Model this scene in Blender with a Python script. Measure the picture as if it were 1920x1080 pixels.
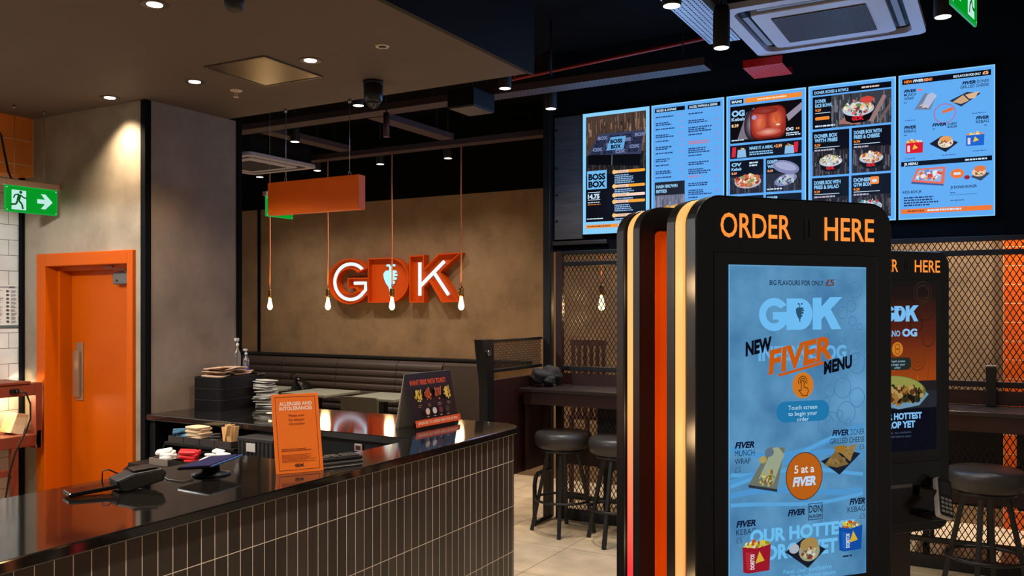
import bpy, bmesh, math, random
from mathutils import Matrix, Vector
PI = math.pi
for _o in list(bpy.data.objects):
    bpy.data.objects.remove(_o, do_unlink=True)
SC = bpy.context.scene
COL = SC.collection

# ------------------------------------------------------------------ camera, world, exposure
YAW = math.radians(29.6)
cam_d = bpy.data.cameras.new('camera')
cam = bpy.data.objects.new('camera', cam_d)
COL.objects.link(cam)
cam.location = (0, 0, 1.6)
cam.rotation_euler = (PI / 2, 0, YAW)
cam_d.sensor_width = 36
cam_d.lens = 1622 / 1920 * 36
cam_d.shift_y = 37 / 1920
cam_d.clip_start = 0.05
SC.camera = cam
world = bpy.data.worlds.new('world')
SC.world = world
world.use_nodes = True
_bg = world.node_tree.nodes['Background']
_bg.inputs[0].default_value = (1.0, 0.90, 0.80, 1)
_bg.inputs[1].default_value = 0.17
SC.view_settings.view_transform = 'Standard'
SC.view_settings.look = 'None'
SC.view_settings.gamma = 1
SC.view_settings.use_curve_mapping = False
SC.view_settings.exposure = 0.0
WARM = (1.0, 0.80, 0.58)
NEUT = (1.0, 0.90, 0.78)
AMBER = (1.0, 0.62, 0.28)


# ------------------------------------------------------------------ materials
def lin(c):
    return tuple(((v / 255) / 12.92 if v / 255 <= 0.04045 else ((v / 255 + 0.055) / 1.055) ** 2.4) for v in c[:3]) + (1,)


MATS = {}


def mat(name, rgb, rough=0.5, metal=0.0, spec=0.5, var=0.0, scale=8.0, bump=0.0, detail=6, coat=0.0, stretch=None, trans=0.0, emit=None, es=0.0, alpha=1.0):
    if name in MATS:
        return MATS[name]
    m = bpy.data.materials.new(name)
    MATS[name] = m
    m.use_nodes = True
    nt = m.node_tree
    b = nt.nodes['Principled BSDF']
    b.inputs['Base Color'].default_value = lin(rgb)
    b.inputs['Roughness'].default_value = rough
    b.inputs['Metallic'].default_value = metal
    b.inputs['Specular IOR Level'].default_value = spec
    b.inputs['Coat Weight'].default_value = coat
    b.inputs['Transmission Weight'].default_value = trans
    b.inputs['Alpha'].default_value = alpha
    if emit:
        b.inputs['Emission Color'].default_value = lin(emit)
        b.inputs['Emission Strength'].default_value = es
    if var or bump:
        tc = nt.nodes.new('ShaderNodeTexCoord')
        mp = nt.nodes.new('ShaderNodeMapping')
        if stretch:
            mp.inputs['Scale'].default_value = stretch
        nz = nt.nodes.new('ShaderNodeTexNoise')
        nz.inputs['Scale'].default_value = scale
        nz.inputs['Detail'].default_value = detail
        nz.inputs['Roughness'].default_value = 0.65
        nt.links.new(tc.outputs['Object'], mp.inputs[0])
        nt.links.new(mp.outputs[0], nz.inputs['Vector'])
        if var:
            rp = nt.nodes.new('ShaderNodeValToRGB')
            c = lin(rgb)
            rp.color_ramp.elements[0].position = 0.3
            rp.color_ramp.elements[1].position = 0.72
            rp.color_ramp.elements[0].color = tuple(v * (1 - var) for v in c[:3]) + (1,)
            rp.color_ramp.elements[1].color = tuple(min(1, v * (1 + var)) for v in c[:3]) + (1,)
            nt.links.new(nz.outputs[0], rp.inputs[0])
            nt.links.new(rp.outputs[0], b.inputs['Base Color'])
        if bump:
            bp = nt.nodes.new('ShaderNodeBump')
            bp.inputs['Strength'].default_value = bump
            bp.inputs['Distance'].default_value = 0.01
            nt.links.new(nz.outputs[0], bp.inputs['Height'])
            nt.links.new(bp.outputs[0], b.inputs['Normal'])
    return m


def glow(rgb, s=1.0, rough=0.35):
    n = 'lit_%d_%d_%d_%g' % (rgb[0], rgb[1], rgb[2], s)
    return mat(n, (4, 4, 4), rough, spec=0.05, emit=rgb, es=s)


def ink(rgb, rough=0.55):
    return mat('ink_%d_%d_%d' % tuple(rgb[:3]), rgb, rough, spec=0.35)


def tile_mat(name, rgb, grout, bw, rh, mortar, stagger=0.0, axes='XZ', rough=0.3, off=(0, 0), var=0.25, bump=0.4, spec=0.5, uv=False):
    m = bpy.data.materials.new(name)
    MATS[name] = m
    m.use_nodes = True
    nt = m.node_tree
    b = nt.nodes['Principled BSDF']
    b.inputs['Roughness'].default_value = rough
    b.inputs['Specular IOR Level'].default_value = spec
    tc = nt.nodes.new('ShaderNodeTexCoord')
    sp = nt.nodes.new('ShaderNodeSeparateXYZ')
    cb = nt.nodes.new('ShaderNodeCombineXYZ')
    ad = nt.nodes.new('ShaderNodeVectorMath')
    ad.operation = 'ADD'
    ad.inputs[1].default_value = (off[0], off[1], 0)
    nt.links.new(tc.outputs['UV' if uv else 'Object'], sp.inputs[0])
    ax = 'XY' if uv else axes
    nt.links.new(sp.outputs[ax[0]], cb.inputs[0])
    nt.links.new(sp.outputs[ax[1]], cb.inputs[1])
    nt.links.new(cb.outputs[0], ad.inputs[0])
    br = nt.nodes.new('ShaderNodeTexBrick')
    br.offset = stagger
    br.squash = 1
    br.inputs['Scale'].default_value = 1
    br.inputs['Brick Width'].default_value = bw
    br.inputs['Row Height'].default_value = rh
    br.inputs['Mortar Size'].default_value = mortar
    br.inputs['Mortar Smooth'].default_value = 0.1
    br.inputs['Bias'].default_value = 0
    c = lin(rgb)
    br.inputs['Color1'].default_value = tuple(v * (1 - var) for v in c[:3]) + (1,)
    br.inputs['Color2'].default_value = tuple(min(1, v * (1 + var)) for v in c[:3]) + (1,)
    br.inputs['Mortar'].default_value = lin(grout)
    nt.links.new(ad.outputs[0], br.inputs['Vector'])
    nz = nt.nodes.new('ShaderNodeTexNoise')
    nz.inputs['Scale'].default_value = 5
    nz.inputs['Detail'].default_value = 6
    nt.links.new(tc.outputs['Object'], nz.inputs['Vector'])
    mx = nt.nodes.new('ShaderNodeMix')
    mx.data_type = 'RGBA'
    mx.blend_type = 'MULTIPLY'
    mx.inputs[0].default_value = 0.5
    mr = nt.nodes.new('ShaderNodeMapRange')
    mr.inputs[1].default_value = 0.25
    mr.inputs[2].default_value = 0.75
    mr.inputs[3].default_value = 0.5
    mr.inputs[4].default_value = 1.4
    nt.links.new(nz.outputs[0], mr.inputs[0])
    nt.links.new(br.outputs['Color'], mx.inputs[6])
    nt.links.new(mr.outputs[0], mx.inputs[7])
    nt.links.new(mx.outputs[2], b.inputs['Base Color'])
    bp = nt.nodes.new('ShaderNodeBump')
    bp.invert = True
    bp.inputs['Strength'].default_value = bump
    bp.inputs['Distance'].default_value = 0.003
    nt.links.new(br.outputs['Fac'], bp.inputs['Height'])
    nt.links.new(bp.outputs[0], b.inputs['Normal'])
    return m


# ------------------------------------------------------------------ mesh builder
class MB:
    def __init__(self):
        self.bm = bmesh.new()
        self.mats = []

    def mi(self, m):
        if m not in self.mats:
            self.mats.append(m)
        return self.mats.index(m)

    def merge(self, b2, m=None, M=None, smooth=False):
        i = self.mi(m)
        vm = {}
        for v in b2.verts:
            vm[v] = self.bm.verts.new(M @ v.co if M else v.co)
        for f in b2.faces:
            try:
                nf = self.bm.faces.new([vm[v] for v in f.verts])
            except ValueError:
                continue
            nf.material_index = i
            nf.smooth = smooth or f.smooth
        b2.free()
        return self

    def box(self, x0, x1, y0, y1, z0, z1, m=None, bev=0.0, M=None, seg=2):
        b = bmesh.new()
        bmesh.ops.create_cube(b, size=1)
        for v in b.verts:
            v.co = Vector(((x0 + x1) / 2 + v.co.x * (x1 - x0), (y0 + y1) / 2 + v.co.y * (y1 - y0), (z0 + z1) / 2 + v.co.z * (z1 - z0)))
        if bev > 0:
            bmesh.ops.bevel(b, geom=list(b.edges), offset=bev, segments=seg, affect='EDGES', profile=0.5)
        return self.merge(b, m, M)

    def bar(self, p0, p1, w, d, m=None, up=(0, 0, 1), bev=0.0):
        p0, p1 = Vector(p0), Vector(p1)
        z = (p1 - p0)
        L = z.length
        z.normalize()
        u = Vector(up)
        if abs(z.dot(u)) > 0.98:
            u = Vector((0, 1, 0))
        x = u.cross(z).normalized()
        y = z.cross(x)
        M = Matrix((x, y, z)).transposed().to_4x4()
        M.translation = p0
        return self.box(-w / 2, w / 2, -d / 2, d / 2, 0, L, m, bev, M)

    def cyl(self, p0, p1, r0, r1=None, m=None, n=20, caps=True):
        r1 = r0 if r1 is None else r1
        p0, p1 = Vector(p0), Vector(p1)
        z = (p1 - p0).normalized()
        u = Vector((0, 0, 1)) if abs(z.z) < 0.9 else Vector((1, 0, 0))
        x = u.cross(z).normalized()
        y = z.cross(x)
        i = self.mi(m)
        a = [self.bm.verts.new(p0 + (x * math.cos(t) + y * math.sin(t)) * r0) for t in [2 * PI * k / n for k in range(n)]]
        b = [self.bm.verts.new(p1 + (x * math.cos(t) + y * math.sin(t)) * r1) for t in [2 * PI * k / n for k in range(n)]]
        for k in range(n):
            f = self.bm.faces.new((a[k], a[(k + 1) % n], b[(k + 1) % n], b[k]))
            f.smooth = True
            f.material_index = i
        if caps:
            for ring in (a[::-1], b):
                f = self.bm.faces.new(ring)
                f.material_index = i
        return self

    def tube(self, pts, r, m=None, n=8, closed=False):
        pts = [Vector(p) for p in pts]
        i = self.mi(m)
        rings = []
        N = len(pts)
        prev = None
        for k, p in enumerate(pts):
            if closed:
                t = (pts[(k + 1) % N] - pts[k - 1]).normalized()
            else:
                t = (pts[min(k + 1, N - 1)] - pts[max(k - 1, 0)]).normalized()
            if prev is None:
                u = Vector((0, 0, 1)) if abs(t.z) < 0.9 else Vector((1, 0, 0))
                x = u.cross(t).normalized()
            else:
                x = (prev - t * prev.dot(t)).normalized()
            prev = x
            y = t.cross(x)
            rr = r[k] if isinstance(r, (list, tuple)) else r
            rings.append([self.bm.verts.new(p + (x * math.cos(a) + y * math.sin(a)) * rr) for a in [2 * PI * q / n for q in range(n)]])
        R = range(N) if closed else range(N - 1)
        for k in R:
            A, B = rings[k], rings[(k + 1) % N]
            for q in range(n):
                f = self.bm.faces.new((A[q], A[(q + 1) % n], B[(q + 1) % n], B[q]))
                f.smooth = True
                f.material_index = i
        if not closed:
            for ring in (rings[0][::-1], rings[-1]):
                f = self.bm.faces.new(ring)
                f.material_index = i
        return self

    def lathe(self, prof, c=(0, 0, 0), m=None, n=28, M=None):
        i = self.mi(m)
        rings = []
        for r, z in prof:
            ring = []
            for k in range(n):
                a = 2 * PI * k / n
                v = Vector((c[0] + r * math.cos(a), c[1] + r * math.sin(a), c[2] + z))
                ring.append(self.bm.verts.new(M @ v if M else v))
            rings.append(ring)
        for k in range(len(rings) - 1):
            for q in range(n):
                f = self.bm.faces.new((rings[k][q], rings[k][(q + 1) % n], rings[k + 1][(q + 1) % n], rings[k + 1][q]))
                f.smooth = True
                f.material_index = i
        for ring in (rings[0][::-1], rings[-1]):
            f = self.bm.faces.new(ring)
            f.material_index = i
        return self

    def prism(self, pts, a0, a1, m=None, axis='z', M=None, bev=0.0, smooth=False):
        """extrude a closed 2D outline; axis z: (x,y); y: (x,z); x: (y,z)"""
        b = bmesh.new()

        def P(p, a):
            return Vector((p[0], p[1], a)) if axis == 'z' else (Vector((p[0], a, p[1])) if axis == 'y' else Vector((a, p[0], p[1])))
        lo = [b.verts.new(P(p, a0)) for p in pts]
        hi = [b.verts.new(P(p, a1)) for p in pts]
        N = len(pts)
        b.faces.new(lo[::-1])
        b.faces.new(hi)
        for k in range(N):
            f = b.faces.new((lo[k], lo[(k + 1) % N], hi[(k + 1) % N], hi[k]))
            f.smooth = smooth
        bmesh.ops.recalc_face_normals(b, faces=b.faces)
        if bev > 0:
            es = [e for e in b.edges if abs((e.verts[0].co - e.verts[1].co).dot(P((0, 0), 1))) < 1e-6]
            bmesh.ops.bevel(b, geom=es, offset=bev, segments=2, affect='EDGES', profile=0.5)
        return self.merge(b, m, M)

    def ring(self, outer, inner, a0, a1, m=None, axis='y'):
        i = self.mi(m)

        def P(p, a):
            return Vector((p[0], p[1], a)) if axis == 'z' else (Vector((p[0], a, p[1])) if axis == 'y' else Vector((a, p[0], p[1])))
        V = [[self.bm.verts.new(P(p, a)) for p in q] for q, a in ((outer, a0), (outer, a1), (inner, a1), (inner, a0))]
        N = len(outer)
        for j in range(4):
            A, B = V[j], V[(j + 1) % 4]
            for k in range(N):
                f = self.bm.faces.new((A[k], A[(k + 1) % N], B[(k + 1) % N], B[k]))
                f.material_index = i
        return self

    def poly(self, pts, m=None, smooth=False):
        f = self.bm.faces.new([self.bm.verts.new(Vector(p)) for p in pts])
        f.material_index = self.mi(m)
        f.smooth = smooth
        return self

    def blob(self, c, r, m=None, seed=0, amt=0.15, sub=2, sc=(1, 1, 1), M=None):
        b = bmesh.new()
        bmesh.ops.create_icosphere(b, subdivisions=sub, radius=r)
        rnd = random.Random(seed)
        ph = [rnd.uniform(0, 6) for _ in range(6)]
        for v in b.verts:
            n = v.co.normalized()
            k = 1 + amt * (math.sin(3 * n.x + ph[0]) * math.sin(4 * n.y + ph[1]) + 0.5 * math.sin(7 * n.z + ph[2] + 3 * n.x))
            v.co = Vector((c[0] + v.co.x * k * sc[0], c[1] + v.co.y * k * sc[1], c[2] + v.co.z * k * sc[2]))
        return self.merge(b, m, M, True)

    def build(self, name, m=None, parent=None, world=False, loc=None, recalc=False):
        if world and parent is not None:
            M = Matrix.Identity(4)
            p = parent
            while p:
                M = p.matrix_basis @ M
                p = p.parent
            self.bm.transform(M.inverted())
        if recalc:
            bmesh.ops.recalc_face_normals(self.bm, faces=self.bm.faces)
        me = bpy.data.meshes.new(name)
        self.bm.to_mesh(me)
        self.bm.free()
        for mm in self.mats or [m]:
            mm = mm or m
            if mm:
                me.materials.append(mm)
        o = bpy.data.objects.new(name, me)
        COL.objects.link(o)
        if parent is not None:
            o.parent = parent
        if loc:
            o.location = loc
        return o


def tag(o, label, cat, group=None, kind=None):
    o['label'] = label
    o['category'] = cat
    if group:
        o['group'] = group
    if kind:
        o['kind'] = kind
    return o


def thing(name, label, cat, loc=(0, 0, 0), rz=0.0, group=None):
    o = bpy.data.objects.new(name, None)
    o.empty_display_size = 0.1
    COL.objects.link(o)
    o.location = loc
    o.rotation_euler = (0, 0, rz)
    o.matrix_basis = Matrix.Translation(loc) @ Matrix.Rotation(rz, 4, 'Z')
    return tag(o, label, cat, group)


def struct(o):
    o['kind'] = 'structure'
    return o


def kids(o):
    return [c for c in bpy.data.objects if c.parent == o]


def dup(root, loc, rz=None, label=None):
    def cp(o, par):
        c = o.copy()
        COL.objects.link(c)
        c.parent = par
        for ch in kids(o):
            if ch.type != 'LIGHT':
                cp(ch, c)
        return c
    r = cp(root, None)
    r.location = loc
    if rz is not None:
        r.rotation_euler = (0, 0, rz)
    if label:
        r['label'] = label
    return r


def lamp(name, kind, loc, power, col=WARM, parent=None, size=0.04, cone=120, blend=1.0, aim=None, sx=None, sy=None):
    d = bpy.data.lights.new(name, kind)
    d.energy = power
    d.color = col
    if kind == 'SPOT':
        d.spot_size = math.radians(cone)
        d.spot_blend = blend
        d.shadow_soft_size = size
    elif kind == 'POINT':
        d.shadow_soft_size = size
    elif kind == 'AREA':
        d.shape = 'RECTANGLE'
        d.size = sx
        d.size_y = sy
    o = bpy.data.objects.new(name, d)
    COL.objects.link(o)
    o.location = loc
    if aim:
        o.rotation_euler = Vector(aim).to_track_quat('-Z', 'Y').to_euler()
    if parent is not None:
        o.parent = parent
    return o


def rrect(x0, x1, y0, y1, r, n=6, corners=(1, 1, 1, 1)):
    """outline, counter-clockwise; corners: bl, br, tr, tl"""
    pts = []
    cs = [(x0 + r, y0 + r, PI, 0), (x1 - r, y0 + r, 1.5 * PI, 1), (x1 - r, y1 - r, 0, 2), (x0 + r, y1 - r, 0.5 * PI, 3)]
    ex = [(x0, y0), (x1, y0), (x1, y1), (x0, y1)]
    for cx, cy, a, i in cs:
        if corners[i]:
            pts += [(cx + r * math.cos(a + k * PI / 2 / n), cy + r * math.sin(a + k * PI / 2 / n)) for k in range(n + 1)]
        else:
            pts.append(ex[i])
    return pts


# ------------------------------------------------------------------ lettering and printed / displayed pictures
_TXT = {}


def text_geo(s, bold=0.0, shear=0.0, space=1.0):
    key = (s, bold, shear, space)
    if key in _TXT:
        return _TXT[key]
    cu = bpy.data.curves.new('t', 'FONT')
    cu.body = s
    cu.offset = bold
    cu.shear = shear
    cu.space_character = space
    cu.resolution_u = 3
    ob = bpy.data.objects.new('t', cu)
    COL.objects.link(ob)
    bpy.context.view_layer.update()
    dg = bpy.context.evaluated_depsgraph_get()
    me = bpy.data.meshes.new_from_object(ob.evaluated_get(dg))
    vs = [(v.co.x, v.co.y) for v in me.vertices]
    fs = [tuple(p.vertices) for p in me.polygons]
    bpy.data.objects.remove(ob)
    bpy.data.meshes.remove(me)
    xs = [v[0] for v in vs] or [0, 1]
    _TXT[key] = (vs, fs, min(xs), max(xs))
    return _TXT[key]


CAP = 0.70


class Art:
    """flat picture drawn in sheet units (x right, y down from the top left) on the plane local y = y0, facing -y"""

    def __init__(self, w, x0, ztop, scale, y0=0.0, fn=glow, dl=1e-4):
        self.mb = MB()
        self.x0, self.zt, self.s, self.y0, self.fn, self.k, self.dl = x0, ztop, scale, y0, fn, 0, dl

    def P(self, x, y):
        return (self.x0 + x * self.s, self.y0 - self.k * self.dl, self.zt - y * self.s)

    def m(self, c):
        return c if isinstance(c, bpy.types.Material) else self.fn(c)

    def poly(self, pts, c, nl=True):
        if nl:
            self.k += 1
        self.mb.poly([self.P(*p) for p in pts], self.m(c))
        return self

    def rect(self, x0, y0, x1, y1, c, nl=True):
        return self.poly([(x0, y1), (x1, y1), (x1, y0), (x0, y0)], c, nl)

    def rr(self, x0, y0, x1, y1, r, c):
        return self.poly(rrect(x0, x1, y0, y1, r)[::-1], c)

    def ell(self, cx, cy, rx, ry, c, n=28, rot=0.0, nl=True):
        ca, sa = math.cos(rot), math.sin(rot)
        pts = []
        for k in range(n):
            a = -2 * PI * k / n
            u, v = rx * math.cos(a), ry * math.sin(a)
            pts.append((cx + u * ca - v * sa, cy + u * sa + v * ca))
        return self.poly(pts, c, nl)

    def ringe(self, cx, cy, r, w, c, ry=None, n=32, a0=0, a1=360):
        self.k += 1
        ry = ry or r
        for k in range(n):
            t0, t1 = math.radians(a0 + (a1 - a0) * k / n), math.radians(a0 + (a1 - a0) * (k + 1) / n)
            q = [(cx + (r + e) * math.cos(t), cy + (ry + e) * math.sin(t)) for t, e in ((t0, w / 2), (t1, w / 2), (t1, -w / 2), (t0, -w / 2))]
            self.poly(q, c, False)
        return self

    def line(self, pts, w, c):
        self.k += 1
        for (ax, ay), (bx, by) in zip(pts[:-1], pts[1:]):
            L = math.hypot(bx - ax, by - ay) or 1
            nx, ny = -(by - ay) / L * w / 2, (bx - ax) / L * w / 2
            self.poly([(ax + nx, ay + ny), (bx + nx, by + ny), (bx - nx, by - ny), (ax - nx, ay - ny)], c, False)
        return self

    def text(self, s, x, y, h, c, w=None, al='l', bold=0.0, shear=0.0, rot=0.0, space=1.0):
        """x: left / middle / right end, y: baseline, h: cap height, w: fit to this width"""
        vs, fs, xa, xb = text_geo(s, bold, shear, space)
        self.k += 1
        k = h / CAP
        kx = (w / (xb - xa)) if w else k
        tw = (xb - xa) * kx
        ox = 0 if al == 'l' else (-tw / 2 if al == 'c' else -tw)
        ca, sa = math.cos(rot), math.sin(rot)
        i = self.mb.mi(self.m(c))
        V = []
        for vx, vy in vs:
            u, v = ox + (vx - xa) * kx, -vy * k
            V.append(self.mb.bm.verts.new(self.P(x + u * ca - v * sa, y + u * sa + v * ca)))
        for f in fs:
            try:
                nf = self.mb.bm.faces.new([V[q] for q in f])
                nf.material_index = i
            except ValueError:
                pass
        return self

    def lines(self, x, y, n, w, dy, h, c, seed=0, al='l'):
        """rows of print too small to read in the photograph"""
        rnd = random.Random(seed)
        self.k += 1
        for q in range(n):
            xx = x
            end = x + w * rnd.uniform(0.6, 1.0)
            if al == 'r':
                xx = x + (x + w - end)
                end = x + w
            while xx < end - 0.3:
                l = min(rnd.uniform(1.2, 4.5), end - xx)
                self.rect(xx, y + q * dy, xx + l, y + q * dy + h, c, False)
                xx += l + 0.7
        return self

    def food(self, cx, cy, rx, ry, cols, n, seed, size=(0.12, 0.3)):
        rnd = random.Random(seed)
        for _ in range(n):
            a, q = rnd.uniform(0, 2 * PI), math.sqrt(rnd.random())
            s = rnd.uniform(*size)
            self.ell(cx + rx * q * math.cos(a), cy + ry * q * math.sin(a), rx * s, rx * s * rnd.uniform(0.35, 0.9), rnd.choice(cols), 7, rnd.uniform(0, PI))
        return self

    def logo(self, x0, y0, x1, y1, c, carve=None):
        sx, sy = (x1 - x0) / 1710, (y1 - y0) / 640
        for pl in gdk_polys():
            self.poly([(x0 + (p[0] - 110) * sx, y0 + (p[1] - 110) * sy) for p in pl], c)
        if carve is not None:
            for pl in carrot_polys():
                self.poly([(x0 + (p[0] - 110) * sx, y0 + (p[1] - 110) * sy) for p in pl], carve)
        return self

    def build(self, name, parent, **kw):
        return self.mb.build(name, None, parent, **kw)


def arc(cx, cy, rx, ry, a0, a1, n):
    return [(cx + rx * math.cos(math.radians(a0 + (a1 - a0) * k / n)), cy - ry * math.sin(math.radians(a0 + (a1 - a0) * k / n))) for k in range(n + 1)]


def gdk_polys():
    g = arc(405, 440, 295, 308, 34, 322, 30) + [(660, 640), (660, 395), (385, 395), (385, 535), (490, 535)] + arc(405, 440, 160, 165, -52, -318, 22)
    d = [(655, 140), (930, 140)] + arc(930, 435, 250, 295, 88, -88, 18) + [(930, 730), (655, 730)]
    k = [(1185, 125), (1365, 120), (1365, 295), (1540, 112), (1800, 108), (1560, 345), (1780, 725), (1575, 730), (1430, 465), (1365, 535), (1365, 730), (1185, 730)]
    return [g, d, k]


def carrot_polys():
    body = [(870, 308), (985, 308), (1005, 335), (960, 342), (1008, 358), (1005, 378), (945, 388), (1000, 400), (990, 430), (940, 435), (978, 455), (962, 485), (935, 487), (950, 505), (925, 540), (935, 560), (922, 595), (912, 560), (905, 525), (870, 475), (845, 410), (838, 345)]
    return [body, [(912, 250), (928, 250), (928, 308), (912, 308)], arc(895, 240, 20, 16, 0, 345, 11), arc(960, 240, 20, 16, 0, 345, 11)]


# ------------------------------------------------------------------ shared materials
M_conc = mat('rough_plaster_beige', (142, 114, 84), 0.85, var=0.28, scale=3.0, bump=0.08, spec=0.25)
M_conc_g = mat('rough_plaster_grey', (146, 128, 114), 0.85, var=0.25, scale=3.0, bump=0.08, spec=0.25)
M_conc_d = mat('rough_plaster_door_wall', (150, 136, 116), 0.85, var=0.28, scale=3.0, bump=0.08, spec=0.25)
M_black = mat('black_paint', (9, 9, 11), 0.6, spec=0.3)
M_void = mat('black_matt_ceiling', (5, 5, 6), 0.9, spec=0.1)
M_steelb = mat('black_powder_coated_steel', (14, 13, 14), 0.42, spec=0.5)
M_brown = mat('dark_maroon_wood', (46, 22, 18), 0.35, var=0.3, scale=4, stretch=(1, 1, 14), spec=0.5)
M_orange = mat('orange_paint', (188, 80, 0), 0.42, spec=0.15, var=0.05, scale=2)
M_chrome = mat('brushed_steel', (170, 168, 165), 0.32, metal=1.0)
M_alu = mat('grey_aluminium', (120, 118, 116), 0.4, metal=0.9)
M_white = mat('white_plastic', (225, 224, 218), 0.45)
M_paper = mat('white_paper', (226, 222, 212), 0.8, spec=0.2)
M_beige = mat('beige_napkin_paper', (214, 186, 150), 0.9, spec=0.1)
M_leath = mat('black_leather', (56, 51, 48), 0.38, spec=0.5, bump=0.05, scale=60)
M_glossk = mat('gloss_black_plastic', (8, 8, 9), 0.16, spec=0.5)
M_plk = mat('black_plastic', (15, 14, 14), 0.4, spec=0.4)
M_stone = mat('black_polished_stone', (24, 21, 19), 0.065, spec=0.9, var=0.5, scale=160, detail=3)
M_trimk = mat('matt_black_trim', (9, 9, 10), 0.8, spec=0.1)
M_soffit = mat('brown_grey_plasterboard', (98, 85, 76), 0.7, var=0.06, scale=1.5, spec=0.25)
M_navy = mat('dark_navy_paint', (18, 18, 30), 0.6, spec=0.2)
M_trayg = mat('galvanised_tray', (120, 104, 104), 0.5, metal=0.4, spec=0.4)
M_red = mat('red_paint', (150, 14, 12), 0.5)
M_brass = mat('aged_brass', (150, 110, 58), 0.35, metal=1.0)
M_green = mat('exit_green', (0, 130, 30), 0.4)


def st(o, label, cat):
    o['kind'] = 'structure'
    o['label'] = label
    o['category'] = cat
    return o


# ------------------------------------------------------------------ the setting
m = tile_mat('beige_floor_tile', (212, 188, 154), (160, 138, 110), 0.6, 0.6, 0.004, axes='XY', rough=0.42, off=(0.13, 0.22), var=0.06, bump=0.15)
st(MB().box(-9.6, 3.2, -2.5, 8.2, -0.12, 0.0).build('floor', m), 'beige floor of large square tiles', 'floor')
st(MB().box(-9.6, 3.2, -2.5, 8.2, 3.55, 3.65).build('ceiling', M_void), 'black open upper ceiling over the dining area', 'ceiling')
st(MB().box(-5.3, -1.875, -2.2, 3.44, 2.66, 3.54).build('ceiling_lowered', M_soffit), 'lowered brown-grey ceiling over the service counter', 'ceiling')
b = MB()
b.box(-1.874, -1.85, -2.2, 3.462, 2.658, 3.54)
b.box(-5.3, -1.875, 3.441, 3.462, 2.668, 3.54)
st(b.build('wall_bulkhead', M_navy), 'dark navy drop face at the edge of the lowered ceiling', 'wall')

m = tile_mat('white_metro_tile', (226, 224, 216), (120, 116, 108), 0.104, 0.087, 0.0016, stagger=0.5, axes='YZ', rough=0.18, off=(0.03, 0.02), var=0.03, bump=0.5)
st(MB().box(-5.0, -4.86, -2.2, 3.02, 0.0, 2.335).build('wall_left', m), 'kitchen wall of white brick tiles beside the orange door', 'wall')
M_otile = tile_mat('orange_tile', (250, 140, 60), (236, 196, 156), 0.30, 0.136, 0.0025, axes='YZ', rough=0.22, off=(0.1, 0.054), var=0.08, bump=0.5)
st(MB().box(-5.0, -4.745, -2.2, 2.904, 2.335, 2.66).build('wall_left_upper', M_otile), 'orange tiled band above the white tile wall', 'wall')

b = MB()
b.box(-5.0, -4.69, 2.905, 3.14, 0, 2.66)
b.box(-4.69, -3.874, 2.905, 3.14, 1.896, 2.66)
b.box(-3.874, -3.80, 2.905, 3.14, 0, 2.66)
st(b.build('wall_door', M_conc_d), 'mottled plaster wall around the orange door', 'wall')
st(MB().box(-4.0, -3.79, 3.14, 3.50, 0, 2.66).box(-3.80, -3.79, 2.925, 3.14, 0, 2.66).build('wall_pillar', M_conc_g), 'grey plaster side of the pillar behind the counter', 'pillar')
st(MB().box(-3.822, -3.784, 2.895, 2.932, 0, 2.658, bev=0.003).build('trim_1', M_trimk), 'black corner strip on the near edge of the pillar', 'trim')
st(MB().box(-3.80, -3.782, 3.50, 3.535, 0, 2.658).build('trim_2', M_trimk), 'black strip on the far edge of the pillar', 'trim')
st(MB().box(-4.859, -4.83, 2.885, 2.904, 0, 2.334).build('trim_3', M_trimk), 'black strip between white tiles and door wall', 'trim')

st(MB().box(-9.5, 3.1, 7.25, 7.4, 0, 2.73).build('wall_rear', M_conc), 'mottled beige plaster wall behind the lit letters', 'wall')
st(MB().box(-9.5, 3.1, 7.22, 7.4, 2.731, 3.549).build('wall_rear_upper', M_void), 'black band above the beige rear wall', 'wall')
st(MB().box(-7.49, -7.455, 7.235, 7.249, 1.09, 2.73).build('trim_4', M_trimk), 'thin black vertical strip left on the beige wall', 'trim')
st(MB().box(-9.4, -3.9, 7.16, 7.249, 1.066, 1.094, bev=0.004).build('trim_5', M_steelb), 'black ledge along the top of the bench back', 'trim')
m = tile_mat('orange_tile_rear', (226, 92, 26), (240, 170, 120), 0.30, 0.136, 0.003, axes='XZ', rough=0.25, var=0.08, bump=0.4)
st(MB().box(0.0, 2.6, 7.2, 7.249, 0.0, 2.73).build('wall_rear_tiled', m), 'orange tiled wall behind the mesh at far right', 'wall')
b = MB()
b.box(-3.02, 2.58, 5.94, 6.06, 2.03, 3.549)
st(b.build('wall_menu', M_void), 'black wall carrying the row of menu screens', 'wall')
m = mat('dark_grey_timber_cladding', (60, 56, 54), 0.6, var=0.35, scale=5, stretch=(1, 1, 10), spec=0.3)
b = MB()
b.box(-2.985, -2.756, 5.915, 5.939, 2.12, 3.05)
for z in (2.26, 2.46, 2.66, 2.95):
    b.cyl((-2.965, 5.915, z), (-2.965, 5.908, z), 0.009, m=M_steelb)
    b.mats = [m, M_steelb]
st(b.build('wall_menu_cladding'), 'dark grey timber panel with screw heads left of the menu screens', 'panel')
st(MB().box(-3.0, -2.55, 5.90, 5.939, 2.075, 2.105, bev=0.004).build('trim_6', mat('worn_steel', (74, 70, 68), 0.35, metal=0.8)), 'worn steel rail under the timber panel', 'trim')

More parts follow.
